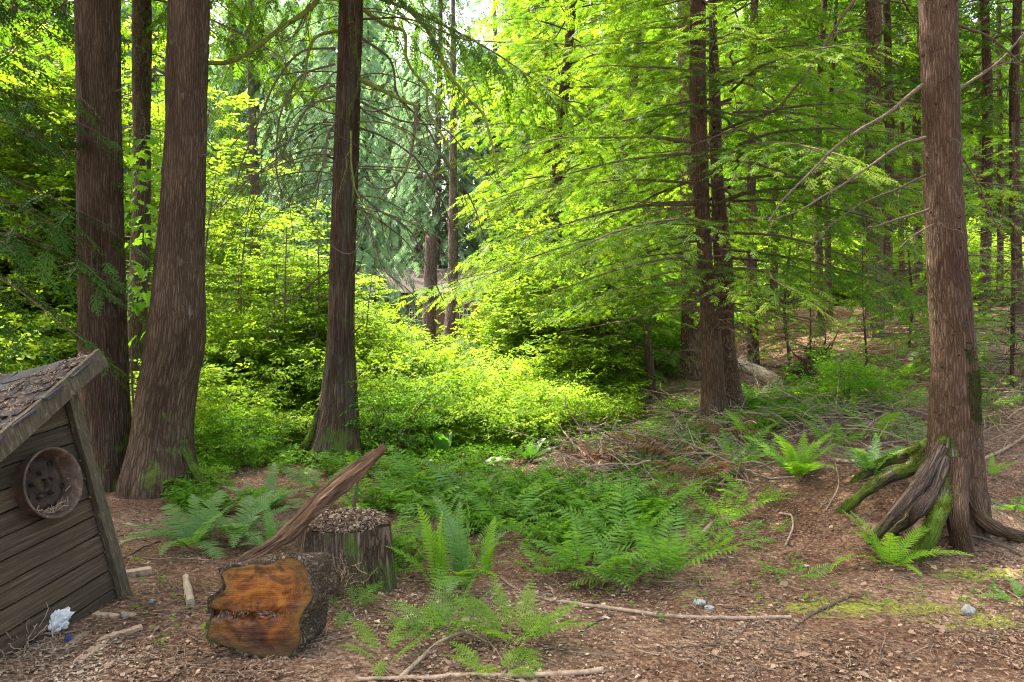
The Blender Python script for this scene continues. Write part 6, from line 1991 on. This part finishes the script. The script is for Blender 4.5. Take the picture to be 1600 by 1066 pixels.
for i, (px, py, k, n, L, st_, mat, lab) in enumerate(FN):
    fern(GP(px, py), k, n, L, lab, mat, st_, "ferns of the hollow and bank", seed=i)

# --- brush heap
r = np.random.default_rng(61)
GBR = "dead sticks tangled in the brush heap"
BS = []
for k in range(34):
    px, py = r.uniform(880, 1150), r.uniform(655, 770)
    g = GP(px, py); a = r.uniform(0, 3.14); L = r.uniform(.5, 1.6); tl = r.normal(.05, .25)
    d = np.array([math.cos(a), math.sin(a) * .7, tl]); c = np.array(g) + [0, 0, .10 + .12 * r.random()]
    s = np.linspace(-.5, .5, 9)
    pth = c + d * (s * L)[:, None] + np.cumsum(r.normal(0, .02, (9, 3)), 0) * L
    pth[:, 2] = np.maximum(pth[:, 2], ground_z(pth[:, 0], pth[:, 1]) + .01)
    m = MB(); tube(m, pth, r.uniform(.006, .016) * (1 - .5 * (s + .5)), 6, r.random())
    for q in range(4):
        i = r.integers(2, 9); dd = unit(d + r.normal(0, .8, 3)); l = r.uniform(.1, .4)
        tube(m, [pth[i], pth[i] + dd * l * .5, pth[i] + dd * l], [.005, .004, .002], 4, r.random())
    o = raw_obj("dead_stick", m.mesh("dead_stick", M['pale_stick' if k % 3 else 'twig'], True, pth[4])); o.location = tuple(pth[4])
    e0, e1 = pth[0], pth[-1]
    if e0[0] > e1[0]: e0, e1 = e1, e0
    sl = (e1[2] / e1[1] - e0[2] / e0[1]) / max(e1[0] / e1[1] - e0[0] / e0[1], 1e-3)
    look = ("long" if L > 1.05 else "short") + (" pale" if k % 3 else " dark") + " dead stick " + ("rising right" if sl > .25 else "sloping down right" if sl < -.25 else "lying level")
    BS.append((look, px, o))
ORD = ["first", "second", "third", "fourth", "fifth", "sixth", "seventh", "eighth", "ninth", "tenth"]
for look in sorted({b[0] for b in BS}):
    q = sorted([b for b in BS if b[0] == look], key=lambda b: b[1])
    for i, b in enumerate(q):
        tag(b[2], look + " in the brush heap" + ("" if len(q) == 1 else ", %s from the left" % ORD[min(i, 9)]), "stick", GBR)
m = MB()
for k in range(2600):
    px, py = r.uniform(870, 1170), r.normal(700, 38)
    c = np.array(GP(px, min(max(py, 630), 790))) + [0, 0, r.random() * .22]
    d = unit(r.normal(0, 1, 3) * [1, .8, .45]); L = r.uniform(.08, .45)
    s = np.linspace(0, 1, 5)
    tube(m, c + d * (s * L)[:, None] - np.array([0, 0, 1.]) * (s ** 2 * L * r.uniform(0, .8))[:, None], r.uniform(.0015, .004), 3, r.random(), cap=False)
tag(m.obj("brush_twigs", M['pale_stick']), "mat of dry twigs and dead fern stalks heaped before the close trunk pair", "brush", kind="stuff")
DF = leaf_mat("dead_fern", (0.05, 0.022, 0.012), (0.13, 0.065, 0.035), (0.24, 0.14, 0.08), .3, (1.2, 1, .8)); M['deadfern'] = DF
for i, (px, py, lab) in enumerate(((985, 668, "rusty dead fern mound above the brush heap"), (1060, 735, "brown dead fern hanging in the middle of the brush heap"), (1140, 700, "brown dead fern at the foot of the close pair"), (925, 740, "brown dead fern at the left of the brush heap"), (1095, 770, "brown dead fern at the lower edge of the brush heap"), (1010, 715, "brown dead fern in the upper brush heap"))):
    fern(GP(px, py, .12), 'l', 11, .5, lab, 'deadfern', .35, "dead ferns of the brush heap", seed=200 + i, name="dead_fern")

# --- old low stump, fallen log, root wad
g = GP(930, 668); m = MB()
tube(m, [(g.x, g.y, g.z - .1), (g.x, g.y, g.z + .1), (g.x, g.y, g.z + .20)], [.24, .22, .21], 40, .5, lambda TH, S: 1 + .07 * np.sin(TH * 4), lambda bk, TH, S: .015 * fbm(bk * np.array([14, 14, 4]), 3, 2))
o = m.obj("tree_stump", M['stump_bark'], None, True); tag(o, "low dark stump beside the slender pale sapling", "stump")
t = thing("fallen_log", "pale barkless fallen log beyond the close trunk pair", "log", GP(1165, 585))
m = MB()
a0, a1 = P(1160, 572, 12.5), P(1226, 604, 11.7)
sp = smooth_path([tuple(P(1118, 556, 12.9)), tuple(a0), tuple((a0 + a1) / 2 + Vector((0, 0, .02))), tuple(a1)], 40)
tube(m, sp, np.linspace(.09, .125, 40), 24, .5, bark=lambda bk, TH, S: .01 * fbm(bk * np.array([10, 10, 3]), 3, 5))
m.obj("log_body", plain_mat("pale_log_wood", (0.12, 0.10, 0.075), (0.30, 0.27, 0.22), 3, (20, 20, 2), bump=.01, c3=(0.40, 0.37, 0.31)), t, True)
for k in range(3):
    p = sp[10 + 9 * k]; d = Vector((RNG.normal(0, .4), -.3, .8))
    limb(t, [Vector(p[:3]), Vector(p[:3]) + d * .25, Vector(p[:3]) + d * .5 + Vector((.1, 0, 0))], .018, .005, M['pale_stick'], "branch_stub", 6, 2, k, .2, .2, 8)
g = GP(1282, 605)
t = thing("root_wad", "upturned dark root wad with reddish rotten wood at the end of the fallen log", "stump", g)
m = MB()
th = np.linspace(0, 2 * math.pi, 48, endpoint=False); ph = np.linspace(-1.0, 1.57, 24)
PH, TH = np.meshgrid(ph, th, indexing='ij'); dv = np.stack([np.cos(PH) * np.cos(TH), np.cos(PH) * np.sin(TH), np.sin(PH)], -1)
R = .75 + .35 * fbm(dv * 2.2, 4, 3) + .12 * fbm(dv * 9, 2, 4)
v = dv * R[..., None] * np.array([.55, .35, .42]) + np.array([g.x, g.y, g.z + .12])
i, j = np.meshgrid(np.arange(23), np.arange(48), indexing='ij')
m.add(v.reshape(-1, 3), np.stack([i * 48 + j, i * 48 + (j + 1) % 48, (i + 1) * 48 + (j + 1) % 48, (i + 1) * 48 + j], -1).reshape(-1, 4))
m.obj("root_mass", plain_mat("rotten_wood", (0.02, 0.013, 0.01), (0.06, 0.035, 0.022), 6, bump=.03, c3=(0.20, 0.07, 0.03)), t, True)
r = np.random.default_rng(8)
for k in range(16):
    a = r.uniform(0, 3.14); d = np.array([math.cos(a), -.3 * r.random(), math.sin(a) * .8]); o = np.array([g.x, g.y, g.z + .15]) + d * .25
    L = r.uniform(.3, .8)
    q = [Vector(o + d * L * u + r.normal(0, .05, 3) * u) for u in (0, .35, .7, 1)]
    limb(t, q, .03, .006, M['twig'] if k % 2 else M['pale_stick'], "root", 7, 3, 300 + k, .25, .1, 14)
GS2 = "bare branches strewn over the right bank"
for k, (pts, lift, lab) in enumerate((
    (((1225, 640), (1290, 655), (1350, 650)), .1, "thin bare branch below the root wad"),
    (((1330, 600), (1400, 580), (1450, 590)), .3, "bare branch lying between root wad and scaly trunk"),
    (((1535, 600), (1570, 575), (1620, 560)), .3, "thick pale branch at the right edge behind the scaly trunk"),
    (((1530, 630), (1580, 600), (1640, 590)), .2, "second pale branch at the right edge behind the scaly trunk"),
    (((1160, 640), (1200, 610), (1215, 575)), .2, "bare branch leaning on the fallen log"),
    (((1300, 720), (1360, 730), (1440, 712)), .1, "bare branch behind the fern on the mossy root"),
)):
    g0_ = GP(*pts[0]); q = [GP(a, b) + Vector((0, 0, lift * (i / 2))) for i, (a, b) in enumerate(pts)]
    m = MB(); sp = smooth_path([tuple(p) for p in q], 24); tube(m, sp, np.linspace(.022, .008, 24), 7, .6)
    rr_ = np.random.default_rng(k)
    for _ in range(12):
        i = rr_.integers(3, 23); d = unit(rr_.normal(0, 1, 3)); d[2] = abs(d[2]); L = rr_.uniform(.15, .6)
        tube(m, [sp[i], sp[i] + d * L * .5, sp[i] + d * L - [0, 0, .05]], [.008, .005, .002], 4, rr_.random())
    tag(m.obj("fallen_branch", M['pale_stick'], None, True), lab, "branch", GS2)
m = MB()
for k in range(2800):
    px, py = r.uniform(1180, 1640), r.normal(620, 45)
    c = np.array(GP(px, min(max(py, 560), 720))) + [0, 0, r.random() * .25]
    d = unit(r.normal(0, 1, 3) * [1, .8, .4]); L = r.uniform(.1, .7)
    s = np.linspace(0, 1, 5)
    tube(m, c + d * (s * L)[:, None] - np.array([0, 0, 1.]) * (s ** 2 * L * r.uniform(0, .5))[:, None], r.uniform(.002, .005), 3, r.random(), cap=False)
tag(m.obj("bank_twigs", M['floor_twig']), "fine dead twigs littering the shaded bank at the right", "brush", kind="stuff")

# --- far broken trunks and the cabin
for (rows, D, lab) in (([(372, 664, 684), (430, 663, 683), (505, 660, 681)], 24, "pinkish broken trunk in the far middle, left of the cabin window"), ([(400, 700, 716), (460, 698, 714), (540, 692, 712)], 22, "second far trunk directly left of the cabin window")):
    rw = trunk_rows(D, rows); gz = float(ground_z(rw[0][0], D))
    rw = [(rw[0][0], D, gz, rw[0][3] * 1.1)] + [q for q in rw if q[2] > gz + .1]
    t = thing("snag", lab, "tree", (rw[0][0], D, gz)); m = MB()
    build_trunk(m, rw, rw[-1][2] + (.1 if D == 24 else 9), rw[-1][3] * (.8 if D == 24 else .3), 28, 80, amp=.012, hf=10, vf=3, seed=4)
    m.obj("trunk", M['grey_bark'], t, True)
D = 38.0
def hx(px): return (px - CX) * D / F
gz = float(ground_z(hx(700), D))
cab = thing("cabin", "small brown cabin glimpsed far off through the gap in the trees", "house", (hx(715), D + 2, gz))
M['cabin_wall'] = plain_mat("cabin_boards", (0.14, 0.085, 0.06), (0.24, 0.15, 0.11), 4, (1, 1, 8), bump=.01)
M['cabin_roof'] = plain_mat("cabin_roof", (0.035, 0.028, 0.026), (0.07, 0.055, 0.05), 10, bump=.01)
M['white_paint'] = plain_mat("white_paint", (0.6, 0.6, 0.58), (0.7, 0.7, 0.68), 10, bump=0)
M['glass'] = plain_mat("window_glass", (0.03, 0.035, 0.04), (0.05, 0.055, 0.06), 10, bump=0, rough=.1, spec=.6)
zt = P(0, 455, D).z
x0, x1 = hx(560), hx(755)
m = MB(); box(m, ((x0 + x1) / 2, D + 2, (gz + zt) / 2), (x1 - x0, 4, zt - gz)); m.obj("wall", M['cabin_wall'], cab)
m = MB()
rz_ = zt + 1.3
vv = np.array([[x0 - .4, D - .5, zt - .1], [x1 + .4, D - .5, zt - .1], [x1 + .4, D + 2, rz_], [x0 - .4, D + 2, rz_], [x0 - .4, D + 4.5, zt - .1], [x1 + .4, D + 4.5, zt - .1]])
m.add(np.concatenate([vv, vv - [0, 0, .12]]), np.array([[0, 1, 2, 3], [3, 2, 5, 4], [6, 9, 8, 7], [9, 10, 11, 8], [0, 6, 7, 1], [1, 7, 8, 2], [0, 3, 9, 6]]))
m.obj("roof", M['cabin_roof'], cab)
for (pa_, pb_) in ((718, 736), (640, 652)):
    wx0, wx1, wz0, wz1 = hx(pa_), hx(pb_), P(0, 502, D).z, P(0, 482, D).z
    m = MB(); box(m, ((wx0 + wx1) / 2, D - .02, (wz0 + wz1) / 2), (wx1 - wx0, .03, wz1 - wz0)); gl = m.obj("window", M['glass'], cab)
    m = MB()
    for u in (0, .33, .67, 1): box(m, (wx0 + (wx1 - wx0) * u, D - .05, (wz0 + wz1) / 2), (.035, .04, wz1 - wz0 + .04))
    for u in (0, .5, 1): box(m, ((wx0 + wx1) / 2, D - .056, wz0 + (wz1 - wz0) * u), (wx1 - wx0 + .03, .04, .035))
    fr = m.obj("window_frame", M['white_paint'], cab)
    fr.parent = gl; fr.location = (0, 0, 0)

for k, (t, used) in protos.items():
    if not used:
        for ch in list(t.children): bpy.data.objects.remove(ch)
        bpy.data.objects.remove(t)
